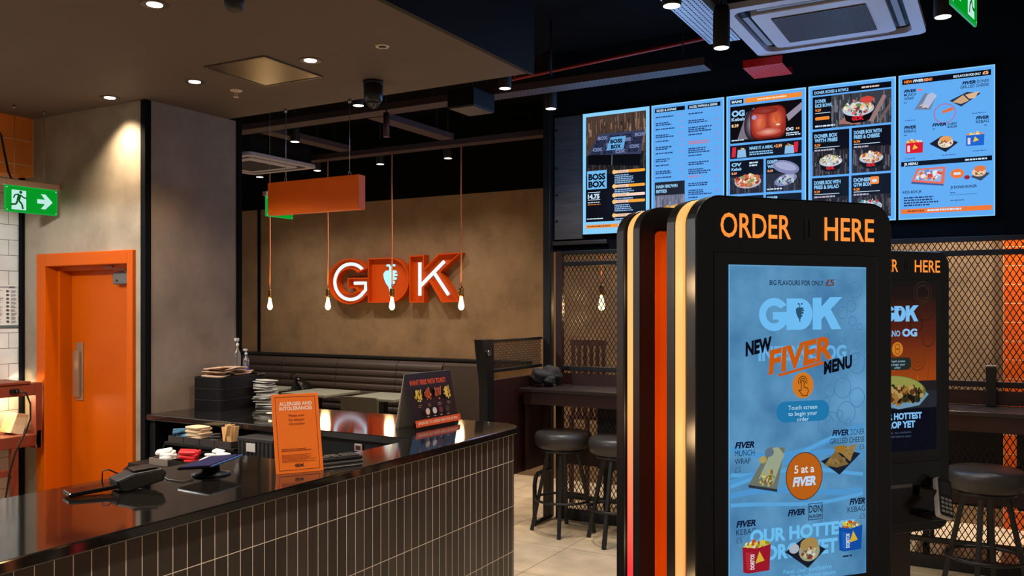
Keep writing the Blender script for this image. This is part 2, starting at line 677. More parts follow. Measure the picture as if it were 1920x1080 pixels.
# door
D = bpy.data.objects.new('door_1', None)
COL.objects.link(D)
D.location = (-4.264, 2.905, 0)
D.matrix_basis = Matrix.Translation(D.location)
st(D, 'orange door in a deep orange frame with a steel pull handle', 'door')
b = MB()
b.box(-4.692, -4.612, 2.885, 3.0, 0, 1.898, bev=0.004)
b.box(-3.916, -3.870, 2.885, 3.0, 0, 1.898, bev=0.004)
b.box(-4.612, -3.916, 2.885, 3.0, 1.828, 1.898, bev=0.004)
b.box(-4.612, -4.59, 2.96, 3.06, 0, 1.828)
b.box(-3.938, -3.916, 2.96, 3.06, 0, 1.828)
b.box(-4.59, -3.938, 2.96, 3.06, 1.806, 1.828)
b.build('door_frame', M_orange, D, True)
b = MB()
b.box(-4.59, -3.938, 3.03, 3.075, 0.008, 1.806, bev=0.003)
leaf = b.build('door_leaf', M_orange, D, True)
b = MB()
b.box(-4.545, -4.48, 3.022, 3.03, 1.08, 1.405, bev=0.002)
b.box(-4.545, -4.495, 3.005, 3.0219, 1.10, 1.36, bev=0.004)
b.build('pull_handle', mat('worn_satin_steel', (172, 146, 116), 0.45, metal=0.7), D, True)
b = MB()
b.box(-4.17, -3.945, 2.985, 3.03, 1.725, 1.79, bev=0.008)
b.cyl((-4.13, 2.984, 1.745), (-4.13, 2.982, 1.745), 0.006, m=M_plk)
b.mats = [M_alu, M_plk]
dc = b.build('door_closer', None, D, True)
b = MB()
b.cyl((-4.06, 3.0, 1.79), (-4.06, 3.0, 1.808), 0.016)
b.bar((-4.06, 3.0, 1.802), (-4.28, 2.985, 1.812), 0.016, 0.006)
b.bar((-4.28, 2.985, 1.812), (-4.1, 2.94, 1.818), 0.014, 0.005)
b.build('closer_arm', M_alu, dc, True)

# ------------------------------------------------------------------ kitchen side
h = thing('exit_sign', 'green running man exit sign with right arrow hanging by the orange door', 'sign', (-4.5, 2.74, 2.10))


def exit_sign(root, L=0.286, H=0.14, bulk=True, wires=True, flip=False):
    """sign lies along local y, its lit face towards +x; z 0 at the bottom edge"""
    b = MB()
    b.box(-0.005, 0.005, -L / 2, L / 2, 0.0, H, bev=0.002)
    b.build('panel', glow((40, 190, 90), 0.55), root)
    a = Art(100, -L / 2, H, L / 100, -0.0062, fn=lambda c: glow(c, 1.0))
    hh = 100 * H / L
    w, g = (190, 235, 225), (0, 150, 36)
    a.rect(0.8, 0.8, 99.2, hh - 0.8, (20, 170, 60))
    a.rect(1.8, 1.8, 98.2, hh - 1.8, g)
    a.rect(12, 8, 39, hh - 5, w)
    dk = (0, 84, 24)
    a.ell(29, 11.5, 3, 2.8, dk)
    a.line([(27, 16), (24, 27)], 6.5, dk)
    a.line([(28, 16), (34, 21), (40, 21.5)], 2.6, dk)
    a.line([(26, 15.5), (18, 17), (15.5, 23)], 2.6, dk)
    a.line([(25, 27), (31, 33), (33, 42)], 3.4, dk)
    a.line([(23, 27), (20, 34), (11, 35)], 3.4, dk)
    a.poly([(60, hh / 2 + 4), (75, hh / 2 + 4), (67, hh / 2 + 14), (76, hh / 2 + 14), (90, hh / 2), (76, hh / 2 - 14), (67, hh / 2 - 14), (75, hh / 2 - 4), (60, hh / 2 - 4)][::-1], w)
    for x, y in ((3.5, 4), (96.5, 4), (3.5, hh - 4), (96.5, hh - 4)):
        a.ell(x, y, 1, 1, w, 10)
    if flip:
        for v in a.mb.bm.verts:
            v.co.x = -v.co.x
        bmesh.ops.reverse_faces(a.mb.bm, faces=a.mb.bm.faces)
    o = a.build('pictogram', root)
    o.matrix_basis = Matrix.Rotation(PI / 2, 4, 'Z')
    if bulk:
        b = MB()
        b.box(-0.018, 0.018, -L / 2 - 0.012, L / 2 + 0.008, H, H + 0.03, bev=0.003)
        b.build('housing', mat('pinkish_white_plastic', (214, 178, 158), 0.5), root)
    if wires:
        for y in (-0.09, 0.07):
            b = MB()
            b.cyl((0, y, H + 0.028), (0, y, wires), 0.0012, n=6)
            b.lathe([(0.008, wires - 0.012), (0.008, wires)], (0, y, 0), n=10)
            b.build('suspension_wire', M_chrome, root)


exit_sign(h, wires=0.557)
h = thing('exit_sign', 'green exit sign half hidden behind the hanging orange box', 'sign', (-4.5, 4.553, 2.243))
exit_sign(h, 0.262, 0.143, wires=1.3)
h = thing('exit_sign', 'green exit sign cut by the top edge above the last menu screen', 'sign', (-0.1375, 3.845, 2.75), -0.21)
exit_sign(h, 0.36, 0.18, wires=0.79, flip=True)
pts = [(-4.56, 2.52, 2.66), (-4.552, 2.545, 2.58), (-4.535, 2.60, 2.50), (-4.535, 2.62, 2.40), (-4.52, 2.63, 2.31), (-4.50, 2.635, 2.272)]
tag(MB().tube(pts, 0.006).build('power_cable', M_plk), 'black cable dropping from the ceiling to the exit sign by the door', 'cable')

h = thing('notice', 'printed white notice sheet on the white tile wall', 'notice', (-4.86, 2.79, 1.50))
MB().box(0.0005, 0.003, -0.095, 0.09, 0.0, 0.228).build('sheet', M_paper, h)
a = Art(100, -0.095, 0.228, 0.185 / 100, -0.0036, fn=ink)
a.rect(4, 4, 96, 10, (170, 168, 170))
a.rect(72, 4.5, 90, 9.5, (110, 108, 112))
for r in range(9):
    a.lines(6, 16 + r * 11.5, 4, 50, 2.3, 1.2, (120, 118, 126), r)
    a.ell(68, 19 + r * 11.5, 5, 3.5, (80, 78, 86), 9)
    a.lines(78, 16 + r * 11.5, 4, 18, 2.3, 1.2, (130, 128, 136), r + 40)
o = a.build('print', h)
o.matrix_basis = Matrix.Rotation(PI / 2, 4, 'Z')
MB().box(0.0005, 0.008, -0.1, 0.092, -0.012, 0.002, bev=0.002).build('holder_rail', mat('grey_green_plastic', (92, 108, 104), 0.5), h)

# heated pass
M_rust = mat('red_brown_steel', (120, 54, 34), 0.45, var=0.15, scale=6, spec=0.4)
h = thing('heated_pass', 'red brown steel heated pass shelf lit warm inside at far left', 'shelf', (-4.70, 2.3, 0))
b = MB()
for y in (2.83,):
    b.box(-4.655, -4.605, y, y + 0.035, 0.83, 1.19, bev=0.003)
b.box(-4.84, -4.605, 2.835, 2.862, 0.83, 0.93, bev=0.003)
b.box(-4.655, -4.605, 0.6, 2.83, 1.122, 1.185, bev=0.003)
b.build('frame', M_rust, h, True)
MB().box(-4.85, -4.605, 0.6, 2.862, 0.845, 0.908, bev=0.004).build('shelf', M_rust, h, True)
MB().box(-4.85, -4.60, 0.6, 2.80, 1.186, 1.20, bev=0.003).build('top_plate', M_rust, h, True)
for x in (-4.64, -4.84):
    for y in (0.70, 2.70):
        MB().box(x, x + 0.035, y, y + 0.035, 0, 0.845, bev=0.003).build('leg', M_rust, h, True)
MB().box(-4.64, -4.605, 0.735, 2.70, 0.70, 0.735, bev=0.003).build('stretcher', M_rust, h, True)
hl = MB().cyl((-4.74, 0.7, 1.165), (-4.74, 2.78, 1.165), 0.012).build('heat_lamp', glow((255, 232, 180), 6), h, True)
for yy in (0.0, 0.4):
    lamp('pass_light', 'POINT', (-0.05, yy, 1.13), 3.4, (1.0, 0.80, 0.45), h, size=0.015)
b = MB()
b.box(-4.606, -4.588, 2.685, 2.73, 1.14, 1.165, bev=0.003)
b.cyl((-4.588, 2.71, 1.152), (-4.575, 2.715, 1.152), 0.008)
b.build('plug', M_plk, h, True)
pts = [(-4.578, 2.72, 1.153), (-4.57, 2.755, 1.14), (-4.565, 2.775, 1.08), (-4.565, 2.775, 1.0), (-4.57, 2.745, 0.92), (-4.575, 2.70, 0.83), (-4.58, 2.67, 0.72), (-4.585, 2.655, 0.6), (-4.585, 2.65, 0.3), (-4.585, 2.65, 0.0)]
tag(MB().tube(pts, 0.005).build('power_cable', M_plk), 'thin black cable hanging from a plug on the red brown pass', 'cable')


def bag(name, label, y, ang, w, hh, d=0.1):
    b = MB()
    b.prism([(-w / 2, 0), (w / 2, 0), (w / 2 * 0.95, hh * 0.9), (w / 2 * 0.8, hh), (-w / 2 * 0.9, hh * 0.93)], -d / 2, d / 2, axis='x', bev=0.004)
    o = b.build(name, mat('pale_kraft_paper', (222, 196, 150), 0.85, var=0.06, scale=12))
    o.location = (-4.73, y, 0.909)
    o.rotation_euler = (ang, 0, 0.06)
    return tag(o, label, 'bag', 'paper bags on the heated pass')


bag('paper_bag', 'pale paper bag standing at the left on the lit pass', 2.62, -0.08, 0.10, 0.135)
bag('paper_bag', 'pale paper bag leaning at the right end of the lit pass', 2.765, -0.35, 0.075, 0.12)

# ------------------------------------------------------------------ service counter
M_ctile = tile_mat('dark_brown_glazed_tile', (51, 42, 37), (230, 216, 198), 0.0471, 0.205, 0.0013, rough=0.33, off=(0.0265, 0.118), var=0.35, bump=0.5, uv=True)


def ribbon(name, path, z0, z1, m, parent):
    mb = MB()
    uv = mb.bm.loops.layers.uv.new('UVMap')
    i = mb.mi(m)
    s = path[0][1]
    for (ax, ay), (bx, by) in zip(path[:-1], path[1:]):
        L = math.hypot(bx - ax, by - ay)
        vs = [mb.bm.verts.new((ax, ay, z0)), mb.bm.verts.new((bx, by, z0)), mb.bm.verts.new((bx, by, z1)), mb.bm.verts.new((ax, ay, z1))]
        f = mb.bm.faces.new(vs)
        f.material_index = i
        for lp, q in zip(f.loops, ((s, z0), (s + L, z0), (s + L, z1), (s, z1))):
            lp[uv].uv = q
        s += L
    o = mb.build(name, None, parent, True)
    md = o.modifiers.new('thick', 'SOLIDIFY')
    md.thickness = 0.02
    md.offset = -1
    return o


def arcp(cx, cy, r, a0, a1, n=10):
    return [(cx + r * math.cos(math.radians(a0 + (a1 - a0) * k / n)), cy + r * math.sin(math.radians(a0 + (a1 - a0) * k / n))) for k in range(n + 1)]


h = thing('service_counter', 'L-shaped service counter faced with dark vertical tiles and pale grout', 'counter', (-2.1, 1.0, 0))
path = [(-1.822, -1.2)] + [(-1.822 - 0.0235 * (y + 1.2), y) for y in (0, 1, 2, 3)] + arcp(-2.045, 3.385, 0.115, 2, 90) + [(-3.77, 3.50)]
ribbon('tiled_front', path, 0.0, 1.03, M_ctile, h)
b = MB()
b.box(-2.42, -1.96, -1.2, 2.25, 0, 1.028)
b.box(-2.10, -1.97, 2.25, 3.0, 0, 1.028)
b.box(-2.60, -2.02, 2.92, 3.44, 0, 1.028)
b.box(-3.02, -2.60, 2.92, 3.44, 0, 1.028)
b.box(-3.78, -3.02, 3.40, 3.46, 0, 1.028)
b.box(-3.78, -3.74, 2.92, 3.40, 0, 1.028)
b.build('carcass', M_black, h, True)
for z in (0.79, 0.89):
    MB().box(-3.74, -3.02, 2.92 if z < 0.85 else 2.97, 3.40, z - 0.018, z, bev=0.002).build('shelf', M_plk, h, True)
MB().box(-3.74, -2.45, 2.72, 2.919, 0.765, 0.785, bev=0.002).build('shelf', M_plk, h, True)
MB().box(-2.46, -2.12, 2.28, 2.719, 0.765, 0.785, bev=0.002).build('shelf', M_plk, h, True)

wt = [(-1.80, -1.2), (-1.905, 3.30)] + arcp(-2.05, 3.37, 0.142, 0, 90)[1:] + [(-3.785, 3.512), (-3.785, 2.90), (-2.112, 2.90), (-2.108, 2.272), (-2.468, 2.272), (-2.468, -1.2)]
tag(MB().prism(wt, 1.03, 1.06, bev=0.004).build('worktop', M_stone), 'polished black stone worktop of the L-shaped counter', 'worktop')

h = thing('wall_socket', 'small pale square socket plate on the black inner counter side', 'socket', (-2.417, 2.919, 0.98))
MB().box(-0.022, 0.022, -0.007, 0, 0.0, 0.034, bev=0.004).build('plate', mat('grey_pink_plastic', (168, 140, 138), 0.4), h)
MB().box(-0.013, 0.013, -0.009, -0.007, 0.008, 0.026, bev=0.001).build('insert', mat('dark_red_plastic', (60, 18, 20), 0.4), h)

# allergies sign
h = thing('tabletop_sign', 'orange allergies and intolerances sign leaning back on the counter', 'sign', (-2.0035, 2.122, 1.06), math.radians(57.8))
tilt = Matrix.Rotation(math.radians(-16), 4, 'X')
W, Hh = 0.156, 0.262
MB().box(-W / 2, W / 2, 0.0, 0.004, 0, Hh, mat('orange_print', (255, 120, 2), 0.5), bev=0.001, M=tilt).build('panel', None, h)
MB().prism([(0.012, 0.002), (0.085, 0.002), (0.085, 0.006), (0.016, 0.008), (0.076, 0.22), (0.07, 0.22)], -0.02, 0.02, axis='x').build('stand_strut', mat('clear_acrylic', (210, 150, 100), 0.1, trans=0.6), h)
a = Art(100, -W / 2, Hh, W / 100, -0.0006, fn=ink)
HA = Hh / (W / 100)
d = (120, 34, 6)
for x0, y0, x1, y1 in ((7, 6, 93, 6.9), (7, HA - 7, 93, HA - 6.1), (7, 6, 7.9, HA - 6), (92.1, 6, 93, HA - 6)):
    a.rect(x0, y0, x1, y1, d)
wh = (255, 236, 214)
a.text('ALLERGIES AND', 50, 25, 7.5, wh, 70, 'c', bold=0.03)
a.text('INTOLERANCES', 50, 35, 7.5, wh, 70, 'c', bold=0.03)
for t, y in (('Please scan', 49), ('for allergen', 58), ('information', 67)):
    a.text(t, 50, y, 5, (130, 40, 6), 33, 'c', bold=0.01)
a.lines(14, 117, 2, 74, 3.4, 1.5, d, 3)
a.lines(14, 129, 7, 74, 2.5, 1.0, (160, 60, 10), 5)
a.text('GDK', 50, HA - 13, 5.5, (20, 10, 6), 20, 'c', bold=0.05)
o = a.build('print', h)
o.matrix_basis = tilt

# fries tent card
h = thing('tent_card', 'dark tent card about fries with toast standing at the counter corner', 'sign', (-2.249, 3.266, 1.06), math.radians(87.3))
W, Hh = 0.336, 0.25
tl = Matrix.Rotation(math.radians(-12), 4, 'X')
tr = Matrix.Translation((0, 0.108, 0)) @ Matrix.Rotation(math.radians(12), 4, 'X')
MB().box(-W / 2, W / 2, 0, 0.002, 0, Hh, M=tl).build('front_panel', mat('dark_card', (30, 20, 20), 0.35), h)
b = MB()
b.box(-W / 2, W / 2, -0.002, 0, 0, Hh, M=tr)
b.build('rear_panel', mat('pale_card', (196, 184, 170), 0.4), h)
a = Art(100, -W / 2, Hh, W / 100, -0.0006, fn=ink)
HA = Hh / (W / 100)
a.text('WANT FRIES WITH TOAST?', 6, 16, 6.5, (236, 92, 40), 80, bold=0.03)
for i, (cx, cols) in enumerate(((20, [(250, 206, 60), (236, 180, 40), (255, 224, 110)]), (40, [(214, 98, 40), (180, 70, 30), (236, 130, 60)]), (60, [(222, 116, 60), (196, 86, 50), (150, 60, 60)]), (80, [(250, 214, 80), (255, 226, 120), (240, 180, 50)]))):
    a.food(cx, 31, 7, 7.5, cols, 26, i, (0.2, 0.34))
    rnd = random.Random(i)
    for q in range(9):
        x = cx + rnd.uniform(-6, 6)
        a.line([(x, 33), (x + rnd.uniform(-3, 3), 21 + rnd.uniform(0, 4))], 1.6, rnd.choice(cols))
    a.lines(cx - 4, 43, 2, 8, 2.4, 1.0, (180, 130, 100), i)
for cx, c in ((30, (240, 200, 180)), (45, (226, 214, 206)), (59, (110, 44, 50)), (74, (70, 50, 44))):
    a.ell(cx, 53, 4.6, 4.4, c)
    a.lines(cx - 3, 59.5, 1, 6, 2, 1.1, (210, 190, 180), cx)
a.rect(0, 63, 100, 72, (236, 92, 30))
a.text('UPGRADE TO LARGE FRIES FOR EXTRA', 5, 69, 3.6, (255, 220, 190), 88, bold=0.02)
o = a.build('print', h)
o.matrix_basis = tl

# card terminal with its cables
h = thing('card_terminal', 'black card terminal lying tilted on the left part of the counter', 'terminal', (-2.275, 1.64, 1.06), math.radians(70))
b = MB()
b.box(-0.135, 0.03, -0.038, 0.038, 0, 0.012, bev=0.005, M=Matrix.Translation((0.0, 0, 0.013)) @ Matrix.Rotation(math.radians(-4), 4, 'Y'))
b.build('screen_slab', M_glossk, h)
b = MB()
b.prism([(0.0, 0.004), (0.03, 0.0), (0.125, 0.02), (0.135, 0.045), (0.12, 0.058), (0.04, 0.052), (-0.01, 0.036)], -0.042, 0.042, axis='y', bev=0.006)
b.build('rear_body', mat('dark_grey_plastic', (20, 18, 18), 0.38), h)
MB().box(0.045, 0.115, -0.034, 0.034, 0.054, 0.058, bev=0.002, M=Matrix.Rotation(math.radians(-3), 4, 'Y')).build('printer_lid', M_plk, h)


def wavy(name, label, pts, r=0.0022, m=None):
    return tag(MB().tube(pts, r, n=6).build(name, m or M_plk), label, 'cable')


CB1 = [(-2.34, 1.641, 1.076), (-2.34, 1.642, 1.112), (-2.34, 1.662, 1.114), (-2.34, 1.683, 1.102), (-2.34, 1.707, 1.09), (-2.34, 1.713, 1.106), (-2.34, 1.718, 1.11), (-2.34, 1.725, 1.10), (-2.335, 1.729, 1.087), (-2.325, 1.722, 1.08)]
CB2 = [(-2.34, 1.735, 1.084), (-2.40, 1.80, 1.068), (-2.415, 1.83, 1.082), (-2.405, 1.848, 1.09), (-2.385, 1.86, 1.083), (-2.365, 1.866, 1.068), (-2.345, 1.855, 1.063), (-2.27, 1.82, 1.063), (-2.205, 1.82, 1.063), (-2.21, 1.864, 1.063), (-2.26, 1.90, 1.063)]
wavy('cable', 'bent black cable springing up from the card terminal', CB1)
wavy('cable', 'grey cable curling over the counter between card terminal and tablet', CB2, m=mat('grey_cable', (70, 66, 66), 0.5))

# tablet on a stand
h = thing('tablet', 'tablet with blue lit screen on a low stand near the till gap', 'tablet', (-2.232, 1.955, 1.06), math.radians(106))
tm = Matrix.Translation((0, 0, 0.036)) @ Matrix.Rotation(math.radians(-2), 4, 'Y') @ Matrix.Rotation(math.radians(-6), 4, 'X')
MB().box(-0.095, 0.095, -0.06, 0.06, 0, 0.009, M_glossk, bev=0.004, M=tm).build('tablet_body', None, h)
MB().box(-0.087, 0.087, -0.053, 0.053, 0.009, 0.0097, glow((52, 58, 120), 0.5, 0.1), M=tm).build('display', None, h)
b = MB()
b.lathe([(0.062, 0), (0.062, 0.006), (0.03, 0.012), (0.026, 0.034)], n=24)
b.build('stand', M_plk, h)

# keyboard with card reader base
h = thing('keyboard', 'small black keyboard on a silver base right of the orange sign', 'keyboard', (-2.02, 2.325, 1.06), math.radians(66))
h.scale = (0.82, 0.82, 0.82)
MB().box(-0.09, 0.10, -0.042, 0.045, 0.0, 0.012, bev=0.004).build('base', M_chrome, h)
MB().box(-0.092, 0.098, -0.04, 0.047, 0.012, 0.026, bev=0.005).build('body', M_plk, h)
b = MB()
for r in range(4):
    for c in range(10):
        if random.Random(r * 17 + c).random() < 0.95:
            b.box(-0.08 + c * 0.017, -0.067 + c * 0.017, -0.032 + r * 0.019, -0.018 + r * 0.019, 0.026, 0.031, bev=0.0015)
b.build('keys', mat('dark_keys', (44, 42, 42), 0.35), h)

# ridged label boxes in the till gap
M_ridge = mat('black_ribbed_box', (30, 27, 27), 0.5)


def ribbed(z, label, plate):
    h = thing('storage_box', label, 'box', (-2.912, 2.855, z))
    b = MB()
    b.box(-0.108, 0.108, -0.055, 0.055, 0, 0.112, bev=0.006)
    for i in range(9):
        x = -0.1 + i * 0.025
        b.box(x - 0.005, x + 0.005, -0.059, 0.059, 0.004, 0.104, bev=0.002)
    b.box(-0.111, 0.111, -0.06, 0.06, 0.096, 0.114, bev=0.003)
    b.build('body', M_ridge, h)
    b = MB()
    b.box(-0.05, 0.005, -0.0625, -0.0585, plate[0], plate[1], bev=0.001)
    b.build('label_plate', mat('greyish_label', (196, 188, 178), 0.6), h)


ribbed(0.786, 'lower of two ribbed black boxes in the till gap', (0.085, 0.097))
ribbed(0.9015, 'upper ribbed black box with a pale label in the till gap', (0.052, 0.09))


# condiment bins and packets
def bin_(name, label, x0, x1, y0, y1, z, hgt, m=M_plk):
    h = thing(name, label, 'bin', ((x0 + x1) / 2, y0, z), 0, 'black condiment bins under the counter')
    b = MB()
    w, d = (x1 - x0) / 2, y1 - y0
    b.box(-w, w, 0, d, 0, 0.005)
    b.box(-w, w, 0, 0.005, 0.0051, hgt)
    b.box(-w, w, d - 0.005, d, 0.0051, hgt)
    b.box(-w, -w + 0.005, 0.0051, d - 0.0051, 0.0051, hgt)
    b.box(w - 0.005, w, 0.0051, d - 0.0051, 0.0051, hgt)
    b.build('tub', m, h)
    return h


h = thing('condiment_rack', 'black stepped rack holding the condiment bins under the counter', 'rack', (-3.28, 2.75, 0))
MB().box(-3.52, -3.05, 2.80, 2.895, 0.94, 0.956, bev=0.002).build('shelf', M_plk, h, True)
MB().box(-3.52, -2.90, 2.60, 2.76, 0.868, 0.884, bev=0.002).build('shelf', M_plk, h, True)
for x in (-3.53, -2.90):
    MB().box(x, x + 0.01, 2.60, 2.715, 0, 0.868).build('side_panel', M_plk, h, True)
for x in (-3.53, -3.05):
    MB().box(x, x + 0.01, 2.80, 2.895, 0.786, 0.94).build('upper_side_panel', M_plk, h, True)
UX = [-3.50, -3.39, -3.28, -3.18, -3.07]
names = ['black bin of blue packets under the counter', 'black bin with a stack of folded napkins under the counter', 'black bin of dark packets under the counter', 'black bin of upright wooden cutlery under the counter']
for i in range(4):
    bin_('condiment_bin', names[i], UX[i] + 0.002, UX[i + 1] - 0.002, 2.805, 2.893, 0.9565, 0.028, mat('dark_grey_tub', (48, 42, 39), 0.5))
LX = [-3.40, -3.27, -3.14, -2.91]
names = ['pale grey tub of white packets on the lower shelf', 'black tub of red packets on the lower shelf', 'wide black tub of white packets on the lower shelf']
for i in range(3):
    bin_('condiment_bin', names[i], LX[i] + 0.002, LX[i + 1] - 0.002, 2.62, 2.755, 0.8845, 0.03, mat('grey_tub', (120, 106, 94), 0.5) if i == 0 else M_plk)


def packets(name, label, group, cat, n, x0, x1, y0, y1, z, m, size, seed, up=False):
    rnd = random.Random(seed)
    proto = None
    for k in range(n):
        if proto is None:
            b = MB()
            l, w, t = size
            b.prism(rrect(-l / 2, l / 2, -w / 2, w / 2, min(l, w) * 0.2, 3), -t / 2, t / 2, bev=t * 0.3)
            o = b.build(name, m)
            tag(o, label, cat, group)
            proto = o
        else:
            o = proto.copy()
            COL.objects.link(o)
        o.location = (rnd.uniform(x0, x1), rnd.uniform(y0, y1), z + k * size[2] * (1.0 if name == 'napkin' else 0.55))
        o.rotation_euler = (rnd.uniform(-0.25, 0.25), rnd.uniform(-0.25, 0.25), rnd.uniform(0, PI)) if not up and name != 'napkin' else (rnd.uniform(-0.01, 0.01), 0, rnd.uniform(-0.12, 0.12)) if name == 'napkin' else (rnd.uniform(-0.2, 0.2), PI / 2 + rnd.uniform(-0.35, 0.35), rnd.uniform(-0.3, 0.3))


packets('sauce_packet', 'blue packet heaped in the left bin under the counter', 'blue packets', 'packet', 7, -3.46, -3.43, 2.84, 2.86, 0.972, mat('blue_packet', (70, 118, 146), 0.4), (0.075, 0.05, 0.012), 1)
packets('napkin', 'pale folded napkin stacked in the bin under the counter', 'folded napkins', 'napkin', 8, -3.34, -3.33, 2.845, 2.855, 0.968, M_beige, (0.105, 0.08, 0.009), 2)
packets('sauce_packet', 'dark packet heaped in the third bin under the counter', 'dark packets', 'packet', 6, -3.24, -3.22, 2.84, 2.86, 0.968, mat('dark_packet', (46, 44, 46), 0.35), (0.065, 0.045, 0.012), 3)
packets('cutlery', 'pale wooden cutlery piece standing upright in its bin', 'wooden cutlery', 'cutlery', 9, -3.155, -3.10, 2.83, 2.87, 0.992, mat('pale_wood', (232, 188, 130), 0.7), (0.11, 0.022, 0.003), 4, True)
packets('sugar_packet', 'white packet in the pale grey tub', 'white packets on the left', 'packet', 6, -3.35, -3.32, 2.66, 2.70, 0.903, M_paper, (0.07, 0.05, 0.014), 5)
packets('ketchup_packet', 'red packet in the lower middle tub', 'red packets', 'packet', 7, -3.22, -3.19, 2.66, 2.70, 0.903, mat('red_packet', (216, 40, 48), 0.35), (0.075, 0.045, 0.014), 6)
packets('salt_packet', 'white packet in the wide lower tub', 'white packets on the right', 'packet', 14, -3.10, -2.96, 2.66, 2.71, 0.897, M_paper, (0.06, 0.045, 0.009), 7)

# tray stack on the return of the counter
tx = math.radians(6)
M_tray = mat('black_stackable_tray', (8, 7, 7), 0.45, spec=0.35)
lab = ['lowest of three stacked black trays beside the pillar', 'middle of three stacked black trays beside the pillar', 'topmost stacked black tray heaped with pale napkins']
for i in range(3):
    h = thing('storage_tray', lab[i], 'tray', (-3.659, 3.338, 1.0605 + i * 0.0588), tx, 'stacked black trays')
    o = rrect(-0.098, 0.098, -0.178, 0.178, 0.025, 4)
    n_ = rrect(-0.093, 0.093, -0.173, 0.173, 0.021, 4)
    b = MB()
    b.prism(o, 0, 0.005)
    b.ring(o, n_, 0.005, 0.056, axis='z')
    b.build('tub', M_tray, h)
    o2 = rrect(-0.100, 0.100, -0.180, 0.180, 0.026, 4)
    MB().ring(o2, n_, 0.052, 0.0575, axis='z').build('rim', mat('tray_rim', (40, 36, 35), 0.3), h)
rnd = random.Random(5)
proto = None
for k in range(20):
    if proto is None:
        b = MB()
        b.prism(rrect(-0.06, 0.06, -0.055, 0.055, 0.01, 2), 0, 0.0045, bev=0.001)
        proto = b.build('paper_napkin', mat('brownish_napkin', (206, 170, 140), 0.9, var=0.15, scale=40))
        tag(proto, 'pale paper napkin heaped in the topmost black tray', 'napkin', 'napkins in the top tray')
        o = proto
    else:
        o = proto.copy()
        COL.objects.link(o)
    q = k / 19
    u = -0.10 + 0.20 * ((k * 7) % 20) / 19
    hh = 0.054 + 0.0045 * (k % 7) + 0.03 * math.exp(-((u + 0.03) / 0.08) ** 2)
    o.location = (-3.659 - u * math.sin(tx) + rnd.uniform(-0.02, 0.02), 3.325 + u * math.cos(tx), 1.0605 + 2 * 0.0588 + hh - 0.008)
    o.rotation_euler = (rnd.uniform(-0.14, 0.14), rnd.uniform(-0.1, 0.1), tx + rnd.uniform(-0.3, 0.3))


def bottle(label, x, y, z, hgt, r, m, liq=None):
    h = thing('bottle', label, 'bottle', (x, y, z))
    b = MB()
    b.lathe([(r * 0.9, 0), (r, 0.006), (r, hgt * 0.55), (r * 0.8, hgt * 0.64), (r * 0.4, hgt * 0.7), (r * 0.38, hgt * 0.78)], n=20)
    b.build('body', m, h)
    if liq:
        MB().lathe([(r * 0.82, 0.008), (r * 0.84, hgt * 0.38), (r * 0.5, hgt * 0.40)], n=18).build('liquid', liq, h)
    b = MB()
    b.cyl((0, 0, hgt * 0.78), (0, 0, hgt * 0.86), r * 0.45, n=14)
    b.cyl((0, 0, hgt * 0.86), (0, 0, hgt * 0.93), r * 0.2, n=10)
    b.box(-r * 0.45, r * 0.45, -r * 0.9, r * 0.35, hgt * 0.92, hgt, bev=0.003)
    b.build('pump_head', mat('pale_translucent_plastic', (206, 200, 196), 0.3), h)
    return h


zt = 1.0605 + 3 * 0.0588
M_clear = mat('clear_plastic', (225, 225, 225), 0.08, trans=0.92)
bottle('clear pump bottle standing at the back of the black tray stack', -3.70, 3.425, zt - 0.02, 0.215, 0.019, M_clear)
bottle('small bottle of blue liquid beside the clear pump bottle', -3.665, 3.455, zt - 0.02, 0.155, 0.017, M_clear, mat('blue_liquid', (40, 40, 200), 0.1))

# pile of cup carriers and lids at the far end of the trays
rnd = random.Random(11)
proto = None
for k in range(15):
    if proto is None:
        b = MB()
        b.prism(rrect(-0.052, 0.052, -0.04, 0.04, 0.012, 3), 0, 0.005, bev=0.001)
        proto = o = b.build('paper_sleeve', mat('white_card', (206, 200, 190), 0.8))
        tag(o, 'flat white card sleeve in the untidy pile beside the black trays', 'sleeve', 'white card sleeves')
    else:
        o = proto.copy()
        COL.objects.link(o)
    o.location = (-3.505 + rnd.uniform(-0.02, 0.02), 3.452 + rnd.uniform(-0.012, 0.015), 1.064 + k * 0.0098)
    o.rotation_euler = (rnd.uniform(-0.09, 0.09), rnd.uniform(-0.06, 0.06), rnd.uniform(-0.5, 0.5) + 0.3)

# ------------------------------------------------------------------ bench, tables, chair
M_bench = mat('dark_brown_leatherette', (62, 50, 44), 0.5, spec=0.35, bump=0.05, scale=70)
h = thing('wall_bench', 'long dark brown upholstered bench with ribbed back under the lit letters', 'bench', (-6.6, 6.9, 0))


def rib_profile(plain):
    p = [(7.155, 0.44), (7.155, 1.03)]
    p += [(7.155 - 0.035 * k / 4 - 0.0, 1.055 - 0.012 * abs(2 - k) / 2) for k in range(5)]
    n = 8
    for i in range(n):
        za, zb = 1.03 - i * 0.0725, 1.03 - (i + 1) * 0.0725
        y0 = 7.10 - i * 0.010
        if plain:
            p.append((y0, za))
        else:
            for k in range(5):
                t = k / 4
                p.append((y0 - 0.010 * t - 0.016 * math.sin(PI * t) ** 0.6, za + (zb - za) * t))
    p.append((7.0, 0.44))
    return p


XS = [-9.2, -8.54, -7.75, -6.96, -6.17, -5.38, -4.82, -4.33]
for i in range(7):
    MB().prism(rib_profile(i == 6), XS[i] + 0.003, XS[i + 1] - 0.003, axis='x').build('back_cushion', M_bench, h, True)
MB().box(-9.2, -4.33, 6.80, 7.06, 0.33, 0.46, bev=0.02).build('seat_cushion', M_bench, h, True)
MB().box(-9.2, -4.35, 6.86, 7.15, 0, 0.329).build('plinth', M_black, h, True)

